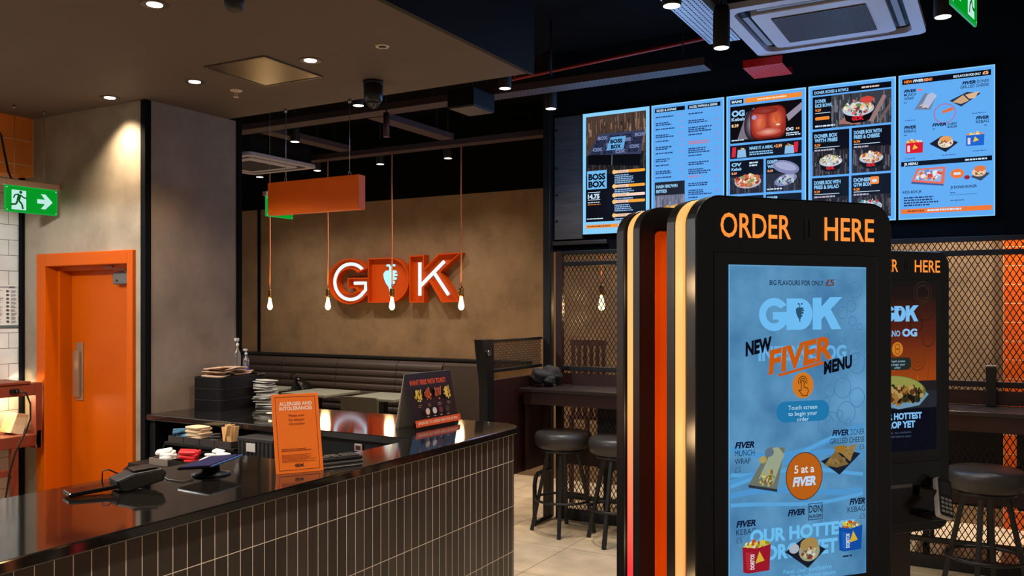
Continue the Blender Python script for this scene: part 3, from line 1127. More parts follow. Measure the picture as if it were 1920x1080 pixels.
M_top = mat('pale_grey_laminate', (150, 150, 136), 0.35, spec=0.5, var=0.06, scale=30)


def cafe_table(x, label):
    h = thing('cafe_table', label, 'table', (x, 6.67, 0), 0, 'small tables along the bench')
    MB().box(-0.285, 0.285, -0.27, 0.27, 0.725, 0.75, bev=0.004).build('table_top', M_top, h)
    MB().box(-0.035, 0.035, -0.095, -0.025, 0.02, 0.7245, bev=0.004).build('column', M_steelb, h)
    MB().box(-0.18, 0.18, -0.24, 0.12, 0, 0.019, bev=0.005).build('base', M_steelb, h)


cafe_table(-6.85, 'pale square table furthest left, partly behind the black trays')
cafe_table(-6.01, 'pale square table in the middle, above the orange sign')
cafe_table(-5.18, 'pale square table right of the others with a grey chair before it')

h = thing('dining_chair', 'grey olive chair with its back to the counter at the right table', 'chair', (-5.12, 6.3, 0))
M_olive = mat('grey_olive_fabric', (92, 86, 72), 0.7, spec=0.2)
b = MB()
b.prism(rrect(-0.215, 0.215, 0.52, 0.785, 0.03), -0.125, -0.095, axis='y', bev=0.006)
b.build('backrest', M_olive, h)
MB().prism(rrect(-0.2, 0.2, -0.09, 0.23, 0.04), 0.44, 0.475, bev=0.008).build('seat', M_olive, h)
for x in (-1, 1):
    MB().bar((x * 0.19, -0.11, 0), (x * 0.19, -0.09, 0.56), 0.024, 0.024).build('leg', M_steelb, h)
    MB().bar((x * 0.19, 0.20, 0), (x * 0.18, 0.18, 0.44), 0.024, 0.024).build('leg', M_steelb, h)

h = thing('bag', 'glossy black rounded bag lying on the bench behind the tables', 'bag', (-6.45, 6.84, 0.46))
b = MB()
b.blob((0, 0, 0.20), 0.2, None, 3, 0.12, 3, (0.62, 0.6, 1.02))
b.build('body', mat('black_glossy_nylon', (12, 12, 13), 0.2), h)
MB().tube([(-0.08, -0.06, 0.38), (-0.05, -0.09, 0.44), (0.02, -0.09, 0.45), (0.07, -0.06, 0.38)], 0.008).build('strap', M_plk, h)

# ------------------------------------------------------------------ lit letters on the wall
h = thing('wall_sign', 'orange raised letters with white neon tubes on the beige rear wall', 'sign', (-5.57, 7.249, 1.63))
SX, SZ = 1.755 / 1710, 0.0008


def sg(p):
    return ((-6.43 + (p[0] - 110) * SX) * 0.99, 1.6 + (0.55 - (p[1] - 108) * SZ) * 0.99)


def inset(pts, d):
    n = len(pts)
    area = sum(pts[i][0] * pts[(i + 1) % n][1] - pts[(i + 1) % n][0] * pts[i][1] for i in range(n))
    s = 1 if area > 0 else -1
    out = []
    for i in range(n):
        a, b, c = pts[i - 1], pts[i], pts[(i + 1) % n]
        u = Vector((b[0] - a[0], b[1] - a[1])).normalized()
        v = Vector((c[0] - b[0], c[1] - b[1])).normalized()
        n1, n2 = Vector((-u.y, u.x)) * s, Vector((-v.y, v.x)) * s
        m_ = (n1 + n2)
        m_ = m_.normalized() if m_.length > 1e-4 else n1
        k = d / max(0.45, m_.dot(n1))
        out.append((b[0] + m_.x * k, b[1] + m_.y * k))
    return out



M_let = mat('orange_red_acrylic', (206, 74, 2), 0.45, spec=0.25)
for nm, pl, y in zip(('letter_g', 'letter_d', 'letter_k'), gdk_polys(), (7.125, 7.118, 7.125)):
    o_ = [sg(p) for p in pl]
    MB().prism(o_, 7.205, 7.248, axis='y').ring(o_, inset(o_, 0.013), 7.16, 7.2049, axis='y').build(nm, M_let, h, True, recalc=True)
M_neon = glow((214, 236, 252), 1.35)


def neon(pts, closed=False):
    b = MB()
    P = [(sg(p)[0], 7.185, sg(p)[1]) for p in pts]
    return b.tube(P, 0.0175, n=10, closed=closed)


neon(arc(405, 445, 215, 240, 40, 322, 26) + [(605, 560), (607, 465), (460, 465)]).build('neon_tube', M_neon, h, True)
neon([(1297, 215), (1297, 640)]).build('neon_tube', M_neon, h, True)
neon([(1305, 515), (1590, 212)]).build('neon_tube', M_neon, h, True)
neon([(1470, 350), (1640, 630)]).build('neon_tube', M_neon, h, True)
b = MB()
for pl in carrot_polys():
    b.prism([sg(p) for p in pl], 7.185, 7.204, axis='y')
b.build('carrot_emblem', glow((170, 232, 252), 1.3), h, True)

# ------------------------------------------------------------------ pendant bulbs
h0 = thing('pendant_bulb', 'x', 'lamp', (0, 6.2, 1.55), 0, 'bare pendant bulbs before the rear wall')
MB().tube([(0, 0, 0.23), (0.002, 0, 0.6), (-0.002, 0, 1.0), (0, 0, 1.44)], 0.0065, n=8).build('cord', mat('copper_fabric_cord', (242, 150, 108), 0.5), h0)
MB().lathe([(0.016, 0.145), (0.022, 0.15), (0.022, 0.175), (0.018, 0.18), (0.021, 0.195), (0.021, 0.215), (0.008, 0.232)], n=16).build('socket', M_brass, h0)
MB().lathe([(0.004, 0.028), (0.016, 0.033), (0.025, 0.05), (0.0265, 0.064), (0.022, 0.09), (0.016, 0.115), (0.0135, 0.13), (0.0135, 0.146)], n=20).build('bulb', glow((255, 232, 172), 3.2), h0)
b = MB()
b.cyl((0, 0, 0.045), (0, 0, 0.10), 0.012, 0.007, n=10)
bl = b.build('filament', glow((255, 240, 200), 6), h0)
labs = ['bare bulb on an orange cord furthest left, hanging below the orange box', 'bare bulb just left of the letter G', 'bare bulb hanging in front of the letter D', 'bare bulb at the right tip of the letter K', 'bare bulb seen through the mesh screen']
for i, x in enumerate((-6.25, -5.507, -4.757, -4.02, -2.72)):
    if i == 0:
        r = h0
        r.location.x = x
        r.matrix_basis = Matrix.Translation((x, 6.2, 1.55))
        r['label'] = labs[0]
    else:
        r = dup(h0, (x, 6.2, 1.55), label=labs[i])
    lamp('bulb_light', 'POINT', (0, -0.04, 0.05), 6.0, AMBER, r, size=0.04)

# ------------------------------------------------------------------ mesh screen wall
h = thing('mesh_screen', 'black steel framed screen of diamond expanded mesh under the menu wall', 'screen', (-0.25, 5.92, 0))
MB().box(-3.062, -3.003, 5.87, 5.938, 0, 3.54, bev=0.003).build('post', M_steelb, h, True)
MB().box(-2.965, -2.91, 5.89, 5.935, 0, 2.03, bev=0.003).build('post', mat('dark_red_brown_steel', (40, 20, 17), 0.4), h, True)
MB().box(-1.32, -1.27, 5.89, 5.935, 0, 2.03, bev=0.003).build('post', M_steelb, h, True)
MB().box(0.66, 0.71, 5.89, 5.935, 0, 2.03, bev=0.003).build('post', M_steelb, h, True)
for za, zb in ((1.915, 1.947), (1.125, 1.16), (0.0, 0.078), (0.16, 0.185), (2.0, 2.03)):
    MB().box(-2.91, 2.5, 5.885, 5.938, za, zb, bev=0.002).build('rail', M_steelb, h, True)
MB().box(-2.91, 2.5, 5.89, 5.935, 1.02, 1.105).build('kick_panel', M_brown, h, True)
MB().box(-2.91, 2.5, 5.893, 5.934, 0.42, 0.60).build('lower_panel', M_brown, h, True)


def lattice(x0, x1, z0, z1, y, px, pz, w=0.0052, t=0.003):
    mb = MB()
    k = pz / px
    for s in (1, -1):
        n0 = int(math.floor((x0 - (z1 - z0) / k) / px)) - 1
        n1 = int(math.ceil((x1 + (z1 - z0) / k) / px)) + 1
        for n in range(n0, n1):
            xb = n * px
            # x = xb + s*(z - z0)/k
            ta, tb = 0.0, z1 - z0
            if s > 0:
                ta = max(ta, (x0 - xb) * k)
                tb = min(tb, (x1 - xb) * k)
            else:
                ta = max(ta, (xb - x1) * k)
                tb = min(tb, (xb - x0) * k)
            if tb - ta > 0.004:
                yy = y + (0.0008 if s > 0 else -0.0008)
                a = Vector((xb + s * ta / k, yy, z0 + ta))
                c = Vector((xb + s * tb / k, yy, z0 + tb))
                mb.bar(a, c, t, w, up=(0, 1, 0)) if False else mb.bar(a, c, w, t, up=(0, 1, 0))
    return mb


M_mesh = mat('blackened_mesh', (22, 16, 13), 0.5, spec=0.4)
lattice(-2.91, 2.5, 1.105, 2.03, 5.912, 0.0335, 0.058).build('upper_mesh', M_mesh, h, True)
lattice(-2.91, 2.5, 0.078, 1.02, 5.912, 0.0335, 0.058).build('lower_mesh', M_mesh, h, True)

# bar table along the mesh
M_bartop = mat('dark_bar_top', (44, 34, 32), 0.28, spec=0.5, var=0.2, scale=6, stretch=(8, 1, 1))
h = thing('bar_table', 'long dark narrow bar table fixed along the mesh screen', 'table', (-0.3, 5.67, 0))
MB().box(-3.05, 2.5, 5.46, 5.868, 0.995, 1.02, bev=0.004).build('table_top', M_bartop, h, True)
MB().box(-3.02, 2.5, 5.485, 5.51, 0.905, 0.9945, bev=0.002).build('apron', M_brown, h, True)
MB().box(-3.035, -3.005, 5.53, 5.86, 0.42, 0.994, bev=0.002).build('end_panel', M_brown, h, True)
for x in (-2.99, -1.3, 0.9):
    MB().tube([(x, 5.60, 0.0), (x, 5.60, 0.30), (x, 5.615, 0.35), (x, 5.65, 0.375), (x, 5.86, 0.38)], 0.016, n=10).tube([(x, 5.60, 0.02), (x, 5.86, 0.02)], 0.016, n=10).build('foot_hoop', M_steelb, h, True)
for x in (-1.9, 1.4):
    MB().box(x - 0.03, x + 0.03, 5.75, 5.81, 0, 0.994, bev=0.003).build('leg', M_steelb, h, True)

b = MB()
b.box(-0.09, -0.035, 5.78, 5.85, 1.0205, 1.255, bev=0.004)
b.box(-0.088, -0.037, 5.782, 5.848, 1.255, 1.262, bev=0.002, m=M_chrome)
b.mats = [M_plk, M_chrome]
tag(b.build('napkin_holder'), 'tall black holder with a bright top edge on the bar table at right', 'holder')
b = MB()
for i, (x, y, r_, sd) in enumerate(((-2.97, 5.66, 0.085, 1), (-2.93, 5.73, 0.09, 2), (-2.96, 5.79, 0.075, 3), (-2.90, 5.66, 0.055, 4))):
    b.blob((x, y, 1.022 + r_ * 0.86), r_, None, sd, 0.22, 3, (0.8, 1.0, 0.72))
tag(b.build('jacket', mat('dark_grey_cloth', (32, 29, 27), 0.8, bump=0.2, scale=25)), 'dark grey crumpled cloth heaped on the left end of the bar table', 'cloth')

# stools
s0 = thing('bar_stool', 'x', 'stool', (0, 0, 0), 0, 'black bar stools')
MB().lathe([(0.02, 0.60), (0.165, 0.602), (0.188, 0.612), (0.201, 0.64), (0.204, 0.68), (0.195, 0.708), (0.17, 0.719), (0.10, 0.7225), (0.01, 0.723)], n=36).build('seat', M_leath, s0)
MB().lathe([(0.02, 0.578), (0.15, 0.578), (0.15, 0.5995), (0.02, 0.5995)], n=28).build('seat_plate', M_steelb, s0)
for k in range(4):
    a = PI / 4 + k * PI / 2
    MB().bar((0.225 * math.cos(a), 0.225 * math.sin(a), 0), (0.105 * math.cos(a), 0.105 * math.sin(a), 0.578), 0.026, 0.026, up=(math.cos(a), math.sin(a), 0), bev=0.003).build('leg', M_steelb, s0)
MB().tube([(0.195 * math.cos(2 * PI * k / 36), 0.195 * math.sin(2 * PI * k / 36), 0.235) for k in range(36)], 0.0095, n=8, closed=True).build('foot_ring', M_steelb, s0)
for i, (x, y, a, l) in enumerate(((-2.74, 5.56, 1.12, 'black padded bar stool at the left end of the bar table'), (-2.29, 5.50, 0.75, 'black padded bar stool cut off by the order kiosk'), (-0.085, 5.42, 0.6, 'black padded bar stool in front of the mesh at far right'))):
    if i == 0:
        s0.location = (x, y, 0)
        s0.rotation_euler = (0, 0, a)
        s0['label'] = l
    else:
        dup(s0, (x, y, 0), a, l)

# booth divider with mesh band
h = thing('booth_divider', 'dark booth end divider with a black post and a mesh band on top', 'divider', (-3.09, 5.45, 0))
MB().prism([(5.05, 0.0), (5.14, 0.0), (5.14, 1.383), (4.985, 1.383), (5.0, 1.30), (5.05, 1.05)], -3.13, -3.062, axis='x', bev=0.004).build('post', M_steelb, h, True)
for za, zb in ((1.36, 1.378), (1.15, 1.172)):
    MB().box(-3.095, -3.065, 5.14, 5.866, za, zb, bev=0.002).build('rail', M_steelb, h, True)
MB().box(-3.10, -3.06, 5.14, 5.866, 0.40, 1.10, bev=0.003).build('panel', M_brown, h, True)
b = lattice(5.14, 5.866, 1.172, 1.36, 0.0, 0.02, 0.034, 0.0035, 0.002)
b.bm.transform(Matrix.Translation((-3.08, 0, 0)) @ Matrix.Rotation(PI / 2, 4, 'Z'))
b.build('mesh_band', M_mesh, h, True)
MB().cyl((-3.062, 5.06, 1.29), (-3.048, 5.06, 1.29), 0.02, n=14).build('bolt_cap', M_chrome, h, True)

# booths and chairs beyond the mesh
M_booth = mat('dark_booth_leatherette', (40, 30, 27), 0.5)
for x0, x1, l in ((-2.72, -2.05, 'dark booth bench behind the mesh at left'), (-1.95, -0.62, 'dark booth bench behind the mesh hidden by the kiosk'), (-0.50, 0.0, 'dark booth bench behind the mesh at right'), (0.07, 0.9, 'dark booth bench behind the mesh at the right edge')):
    h = thing('booth_bench', l, 'bench', ((x0 + x1) / 2, 6.3, 0))
    MB().box(x0, x1, 6.10, 6.17, 0.36, 0.93, bev=0.015).build('back', M_booth, h, True)
    MB().box(x0, x1, 6.171, 6.60, 0.36, 0.46, bev=0.015).build('seat', M_booth, h, True)
    for x in (x0 + 0.05, x1 - 0.09):
        MB().box(x, x + 0.04, 6.12, 6.16, 0, 0.359).build('leg', M_steelb, h, True)
        MB().box(x, x + 0.04, 6.53, 6.57, 0, 0.359).build('leg', M_steelb, h, True)
h = thing('slatted_chair', 'red brown slat backed high chair behind the mesh', 'chair', (-2.93, 6.42, 0))
M_rw = mat('red_brown_wood', (74, 36, 25), 0.5, var=0.2, scale=6, stretch=(8, 8, 1))
b = MB()
b.box(-0.16, 0.16, -0.02, 0.0, 1.29, 1.34, bev=0.004)
for k in range(6):
    b.box(-0.15 + k * 0.054, -0.12 + k * 0.054, -0.016, -0.004, 0.72, 1.289)
b.build('backrest', M_rw, h)
MB().box(-0.18, 0.18, -0.02, 0.34, 0.69, 0.72, bev=0.006).build('seat', M_rw, h)
for x in (-0.155, 0.155):
    for y in (0.0, 0.31):
        MB().box(x - 0.016, x + 0.016, y - 0.016, y + 0.016, 0, 0.689, bev=0.003).build('leg', M_rw, h)

# ------------------------------------------------------------------ order kiosks
BLU = (74, 132, 178)
K_W, K_D = 0.545, 0.1215
KOUT = [(-1, 0)]


def kiosk_outline(ins=0.0, r=0.062):
    return rrect(-K_W / 2 + ins, K_W / 2 - ins, 0.62 + ins, 1.847 - ins, r - ins, 10)


def strip_mat():
    m = bpy.data.materials.new('amber_led_strip')
    m.use_nodes = True
    nt = m.node_tree
    b = nt.nodes['Principled BSDF']
    b.inputs['Base Color'].default_value = (0.05, 0.03, 0.02, 1)
    tc = nt.nodes.new('ShaderNodeTexCoord')
    sp = nt.nodes.new('ShaderNodeSeparateXYZ')
    mr = nt.nodes.new('ShaderNodeMapRange')
    mr.inputs[1].default_value = 0.62
    mr.inputs[2].default_value = 1.847
    rp = nt.nodes.new('ShaderNodeValToRGB')
    e = rp.color_ramp.elements
    e[0].position = 0.15
    e[0].color = lin((255, 140, 76))
    e[1].position = 0.5
    e[1].color = lin((252, 184, 96))
    nt.links.new(tc.outputs['Object'], sp.inputs[0])
    nt.links.new(sp.outputs[2], mr.inputs[0])
    nt.links.new(mr.outputs[0], rp.inputs[0])
    nt.links.new(rp.outputs[0], b.inputs['Emission Color'])
    b.inputs['Emission Strength'].default_value = 1.05
    m2 = m.copy()
    m2.name = 'amber_to_red_led_strip'
    e = [n for n in m2.node_tree.nodes if n.type == 'VALTORGB'][0].color_ramp.elements
    e[0].color = lin((255, 30, 52))
    e[0].position = 0.27
    e.new(0.44).color = lin((252, 124, 84))
    e[2].position = 0.62
    return m, m2


M_strip, M_strip_r = strip_mat()
M_kpanel = mat('satin_black_panel', (15, 13, 13), 0.32, spec=0.45)
M_korange = mat('orange_inner_panel', (236, 96, 4), 0.4, spec=0.3)


def art_screen_blue(root, name):
    a = Art(100, -0.192, 1.695, 0.00383, -0.0035, dl=6e-5)
    bg = mat('cloudy_blue_display', (4, 4, 4), 0.25, spec=0.3)
    nt = bg.node_tree
    b = nt.nodes['Principled BSDF']
    tc = nt.nodes.new('ShaderNodeTexCoord')
    nz = nt.nodes.new('ShaderNodeTexNoise')
    nz.inputs['Scale'].default_value = 9
    nz.inputs['Detail'].default_value = 8
    rp = nt.nodes.new('ShaderNodeValToRGB')
    rp.color_ramp.elements[0].position, rp.color_ramp.elements[1].position = 0.3, 0.75
    rp.color_ramp.elements[0].color, rp.color_ramp.elements[1].color = lin((62, 116, 160)), lin((98, 158, 200))
    nt.links.new(tc.outputs['Object'], nz.inputs['Vector'])
    nt.links.new(nz.outputs[0], rp.inputs[0])
    nt.links.new(rp.outputs[0], b.inputs['Emission Color'])
    b.inputs['Emission Strength'].default_value = 1
    a.rect(0, 0, 100, 187.5, bg)
    a.rect(0, 0, 100, 0.9, (92, 150, 192))
    a.rect(0, 0, 0.8, 187.5, (104, 166, 206))
    rnd = random.Random(4)
    for k in range(34):
        x, y, r = rnd.uniform(58, 96), rnd.uniform(6, 98), rnd.uniform(2, 7)
        if x + r < 99:
            a.ringe(x, y, r, 0.5, (70, 124, 168), n=14)
    rb = (86, 160, 214)
    for k, (y, amp) in enumerate(((106, 7), (113, 9), (120, 6), (127, 5), (136, 4), (141, 3))):
        pts = [(x, y + amp * math.sin(x / 24 + k) - x * 0.04) for x in range(1, 100, 6)]
        a.line(pts, 2.2 if k % 2 else 3.4, rb if k % 2 else (76, 146, 202))
    a.text('BIG FLAVOURS FOR ONLY', 28, 11.5, 2.9, (18, 30, 56), 39, bold=0.012)
    a.text('£5', 68.5, 11.5, 3.6, (100, 62, 62), 6.5, bold=0.035)
    a.logo(20.5, 18.4, 81.7, 38.5, (108, 186, 240), (40, 78, 110))
    t = math.radians
    a.text('INFERNO OG', 20, 55.5, 8, (102, 172, 222), 64, bold=0.04)
    a.text('NEW', 11, 52.5, 7.4, (8, 10, 22), 20, bold=0.05, shear=0.25, rot=t(-10))
    a.text('FIVER', 27.0, 63.5, 13.0, (192, 88, 16), 47, bold=0.04, shear=0.25, rot=t(-11))
    a.line([(34, 64.5), (68, 57.5)], 1.6, (192, 88, 16))
    a.text('MENU', 67, 64.5, 7.0, (8, 10, 22), 23, bold=0.05, shear=0.25, rot=t(-10))
    a.ell(51.7, 70.8, 7.7, 7.7, (204, 118, 34), 40)
    ln = (92, 48, 10)
    a.ringe(51.5, 68.5, 3.1, 0.5, ln, n=20, a0=150, a1=390)
    a.ringe(51.5, 68.5, 1.9, 0.5, ln, n=16, a0=150, a1=390)
    a.line([(50.4, 74), (50.4, 68.6), (51.4, 67.6), (52.4, 68.6), (52.4, 72), (55, 72.6), (55.6, 74), (54.6, 77), (51.4, 77), (48.4, 73.4), (50.4, 74)], 0.55, ln)
    a.rr(32.6, 80, 71, 92.3, 6, (30, 116, 168))
    w = (196, 222, 240)
    for s, y, ww in (('Touch screen', 85, 21), ('to begin your', 88.6, 21), ('order', 92, 8.5)):
        a.text(s, 51.5, y, 2.5, w, ww, 'c')
    d = (14, 24, 54)

    def fiver(x, y, al='l', rest=(), ww=13.5, sub=None):
        a.text('FIVER', x, y, 3.4, d, ww, al, bold=0.045, shear=0.25)
        for i, s in enumerate(rest):
            last = s.startswith('£')
            a.text(s, x, y + 4.6 * (i + 1), 3.3, (56, 84, 118) if last else (24, 38, 70), 4 if last else min(15, 2.7 * len(s)), al)

    fiver(3.6, 105.5, 'l', ('MUNCH', 'WRAP', '£5'))
    # wrap on a slate
    a.poly([(13, 127), (33, 131), (38.5, 107), (28, 106)][::1], (104, 112, 100))
    a.poly([(13, 127), (33, 131), (33, 132.6), (13, 128.6)], (40, 50, 60))
    a.poly([(20, 124), (30, 128), (38, 111), (34, 106.5), (30, 106.5)], (150, 160, 134))
    a.food(25.5, 124, 5.5, 4.4, [(176, 160, 80), (130, 90, 44), (206, 196, 140), (90, 100, 50)], 34, 1)
    a.ell(27, 109, 3.2, 2.6, (92, 110, 126))
    a.ell(22.5, 113, 2.6, 2.1, (168, 150, 90))
    a.ell(52, 124.5, 13.4, 14.2, (60, 40, 40), 40)
    a.ell(52, 124.5, 12.9, 13.7, (178, 92, 22), 40)
    a.text('5 at a', 52, 122.5, 4.6, (216, 214, 216), 14.5, 'c', bold=0.02)
    a.text('FIVER', 52, 130, 5.0, (186, 210, 236), 17, 'c', bold=0.05, shear=0.2)
    # grilled cheese
    a.text('FIVER', 72.5, 101.8, 3.3, d, 12.5, 'l', bold=0.045, shear=0.25)
    a.text('DONER', 97, 101.8, 3.3, (24, 38, 70), 10.5, 'r')
    a.text('GRILLED CHEESE', 97, 106.6, 3.3, (24, 38, 70), 26, 'r')
    a.text('£5', 97, 111, 3.0, (56, 84, 118), 4, 'r')
    a.poly([(64, 116.5), (78, 125.5), (94, 113.5), (82, 110.5)], (24, 30, 44))
    a.poly([(66.5, 119), (75, 110.5), (85, 119.5), (76, 121)], (122, 96, 54))
    a.poly([(75, 111), (91, 107.5), (86, 118), (80, 113)], (146, 116, 66))
    a.poly([(73.5, 108.5), (82, 107.5), (82, 112), (75.5, 112)], (150, 110, 40))
    a.food(76, 117, 6, 2, [(104, 80, 44), (140, 112, 66)], 14, 4)
    a.food(85, 111, 4, 3, [(128, 100, 54), (160, 130, 80)], 12, 5)
    fiver(3.6, 150.5, 'l', ('KEBAG', '£5'))
    a.text('FIVER', 39.5, 147, 3.4, d, 12.5, 'l', bold=0.045, shear=0.25)
    a.text('DØN', 55, 146.4, 4.2, (24, 34, 60), 9, 'l', bold=0.01)
    a.text('BURGER', 55, 149.6, 1.9, (24, 34, 60), 9.2, 'l', bold=0.02)
    a.line([(54.3, 150.6), (54.3, 141.2), (64.7, 141.2), (64.7, 150.6), (54.3, 150.6)], 0.4, (24, 34, 60))
    a.text('£5', 64.8, 154.6, 3.0, (66, 94, 128), 4, 'r')
    fiver(97, 144, 'r', ('KEBAG', '£5'), 12)
    gh = (106, 186, 236)
    a.text('OUR HOTTEST', 13, 160.5, 7.2, gh, 76, bold=0.045)
    a.text('DROP YET', 24, 171.2, 8.0, gh, 52, bold=0.045)

    def pouch(x0, x1, y0, y1, c, c2, seed):
        a.food((x0 + x1) / 2, y0 + 2, (x1 - x0) * 0.42, 2.6, [(206, 190, 60), (150, 140, 40), (180, 80, 40), (220, 214, 180)], 34, seed, (0.12, 0.26))
        a.poly([(x0, y0 + 2), (x0 + 0.5, y1 - 1), (x0 + 4, y1), (x1 - 1, y1 - 0.4), (x1, y0 + 2), ((x0 + x1) / 2, y0 + 3.6)], c)
        a.poly([(x0 + 2, y0 + 5), (x0 + 3, y1 - 2), (x0 + 7, y1 - 1.4), (x0 + 7, y0 + 6)], c2)
        a.text('DORITOS', x0 + 8.1, y1 - 2, 2.6, (220, 224, 230), (y1 - y0) * 0.5, 'l', bold=0.03, rot=-PI / 2)
        cx, cy = (x0 + x1) / 2 + 2, (y0 + y1) / 2 + 0.5
        a.poly([(cx - 3, cy + 3), (cx + 3.4, cy + 1.8), (cx - 0.2, cy - 4)], (206, 170, 50))
        a.lines(x0 + 3, y1 + 2.4, 1, 11, 2, 1.0, (20, 34, 60), seed)

    pouch(7.4, 27, 160, 177.5, (150, 22, 40), (170, 40, 54), 7)
    pouch(75.8, 93.8, 154.5, 171.5, (14, 74, 160), (24, 92, 178), 8)
    a.poly([(36.5, 167.5), (53, 178.5), (66, 168.5), (50, 160.5)], (22, 28, 40))
    a.ell(43, 166.2, 3.6, 2.8, (168, 176, 190))
    a.ell(54, 168.6, 7.6, 6.0, (150, 150, 120))
    a.ell(54, 164.6, 6.6, 4.0, (160, 130, 76))
    a.food(54, 169.5, 5.4, 3.2, [(120, 50, 50), (190, 180, 130), (80, 60, 40), (200, 200, 190)], 30, 9)
    a.text('Feat. our exclusive', 35, 180.2, 2.6, gh, 35)
    a.text('Ghost Chilli Inferno sauce', 27, 184.3 - 0.6, 2.4, gh, 46)
    a.text('Fiver Menu is for Dine In and Takeaway only', 14, 187.0 - 0.2, 2.1, (20, 40, 78), 72)
    return a.build(name, root)


def art_screen_dark(root, name):
    a = Art(100, -0.192, 1.695, 0.00383, -0.0035, dl=6e-5)
    bg = mat('ember_display', (4, 4, 4), 0.25, spec=0.3)
    nt = bg.node_tree
    b = nt.nodes['Principled BSDF']
    tc = nt.nodes.new('ShaderNodeTexCoord')
    sp = nt.nodes.new('ShaderNodeSeparateXYZ')
    mr = nt.nodes.new('ShaderNodeMapRange')
    mr.inputs[1].default_value, mr.inputs[2].default_value = 1.695, 0.977
    rp = nt.nodes.new('ShaderNodeValToRGB')
    e = rp.color_ramp.elements
    e[0].position, e[0].color = 0.06, lin((20, 9, 8))
    e[1].position, e[1].color = 0.58, lin((150, 62, 8))
    e.new(0.3).color = lin((84, 26, 10))
    nt.links.new(tc.outputs['Object'], sp.inputs[0])
    nt.links.new(sp.outputs[2], mr.inputs[0])
    nt.links.new(mr.outputs[0], rp.inputs[0])
    nt.links.new(rp.outputs[0], b.inputs['Emission Color'])
    b.inputs['Emission Strength'].default_value = 1
    a.rect(0, 0, 100, 187.5, bg)
    for x, y, r, c in ((80, 8, 13, (44, 30, 24)), (80, 8, 9, (48, 34, 28)), (84, 26, 13, (46, 26, 18)), (84, 26, 8, (52, 30, 22)), (70, 44, 9, (50, 24, 14)), (88, 60, 9, (70, 36, 16)), (72, 84, 12, (108, 48, 14)), (72, 84, 8, (112, 50, 16)), (72, 84, 4, (112, 50, 16)), (14, 20, 12, (46, 28, 20)), (14, 20, 7, (46, 28, 20)), (12, 70, 10, (96, 40, 12))):
        a.ringe(x, y, r, 1.6, c, n=24)
    rnd = random.Random(3)
    for k in range(22):
        x, y = rnd.uniform(3, 97), rnd.uniform(88, 112)
        a.line([(x, y), (x + rnd.uniform(-2, 2), y + rnd.uniform(6, 16))], 0.8, rnd.choice([(176, 84, 16), (196, 104, 30), (128, 50, 8)]))
    a.logo(20.5, 22, 74, 41, (120, 186, 236), (30, 20, 24))
    a.text('INFERNO', 14, 57, 6.4, (132, 176, 216), 32, bold=0.03)
    a.text('OG', 49, 57, 8.0, (132, 190, 236), 22, bold=0.05)
    a.ell(42, 71.5, 8, 8, (196, 118, 34), 30)
    a.ringe(42, 69, 3.2, 0.6, (70, 34, 10), n=16)
    a.ringe(42, 74, 3.2, 0.6, (70, 34, 10), n=16)
    a.rr(22, 81, 62, 95, 6, (34, 40, 34))
    for s, y, w in (('Touch screen', 86.3, 22), ('to begin your', 90, 22), ('order', 93.6, 9)):
        a.text(s, 42, y, 2.6, (160, 200, 230), w, 'c')
    a.rect(0, 119, 100, 187.5, (34, 38, 44))
    a.rect(0, 108, 100, 119.2, (30, 26, 30))
    a.rect(0, 139, 100, 187.5, (8, 10, 22))
    a.poly([(10, 132), (44, 139.5), (74, 136), (88, 124), (80, 118), (20, 118)], (104, 142, 170))
    a.ell(46, 117, 38, 15, (96, 104, 48), 36, 0.12)
    a.ell(45, 113.5, 35, 11, (140, 142, 70), 36, 0.12)
    a.food(46, 123, 32, 9, [(40, 44, 24), (92, 48, 26), (150, 110, 50), (20, 18, 14), (120, 66, 34), (170, 140, 84)], 110, 5, (0.07, 0.17))
    w = (128, 186, 236)
    a.text('OUR HOTTEST', 12, 150.5, 6.8, w, 64, bold=0.045)
    a.text('DROP YET', 18, 160, 7.0, w, 48, bold=0.045)
    a.text('Feat. our exclusive', 26, 166.5, 2.6, (70, 86, 116), 34)
    a.text('Ghost Chilli Inferno sauce', 16, 171, 2.6, (70, 86, 116), 44)
    return a.build(name, root)


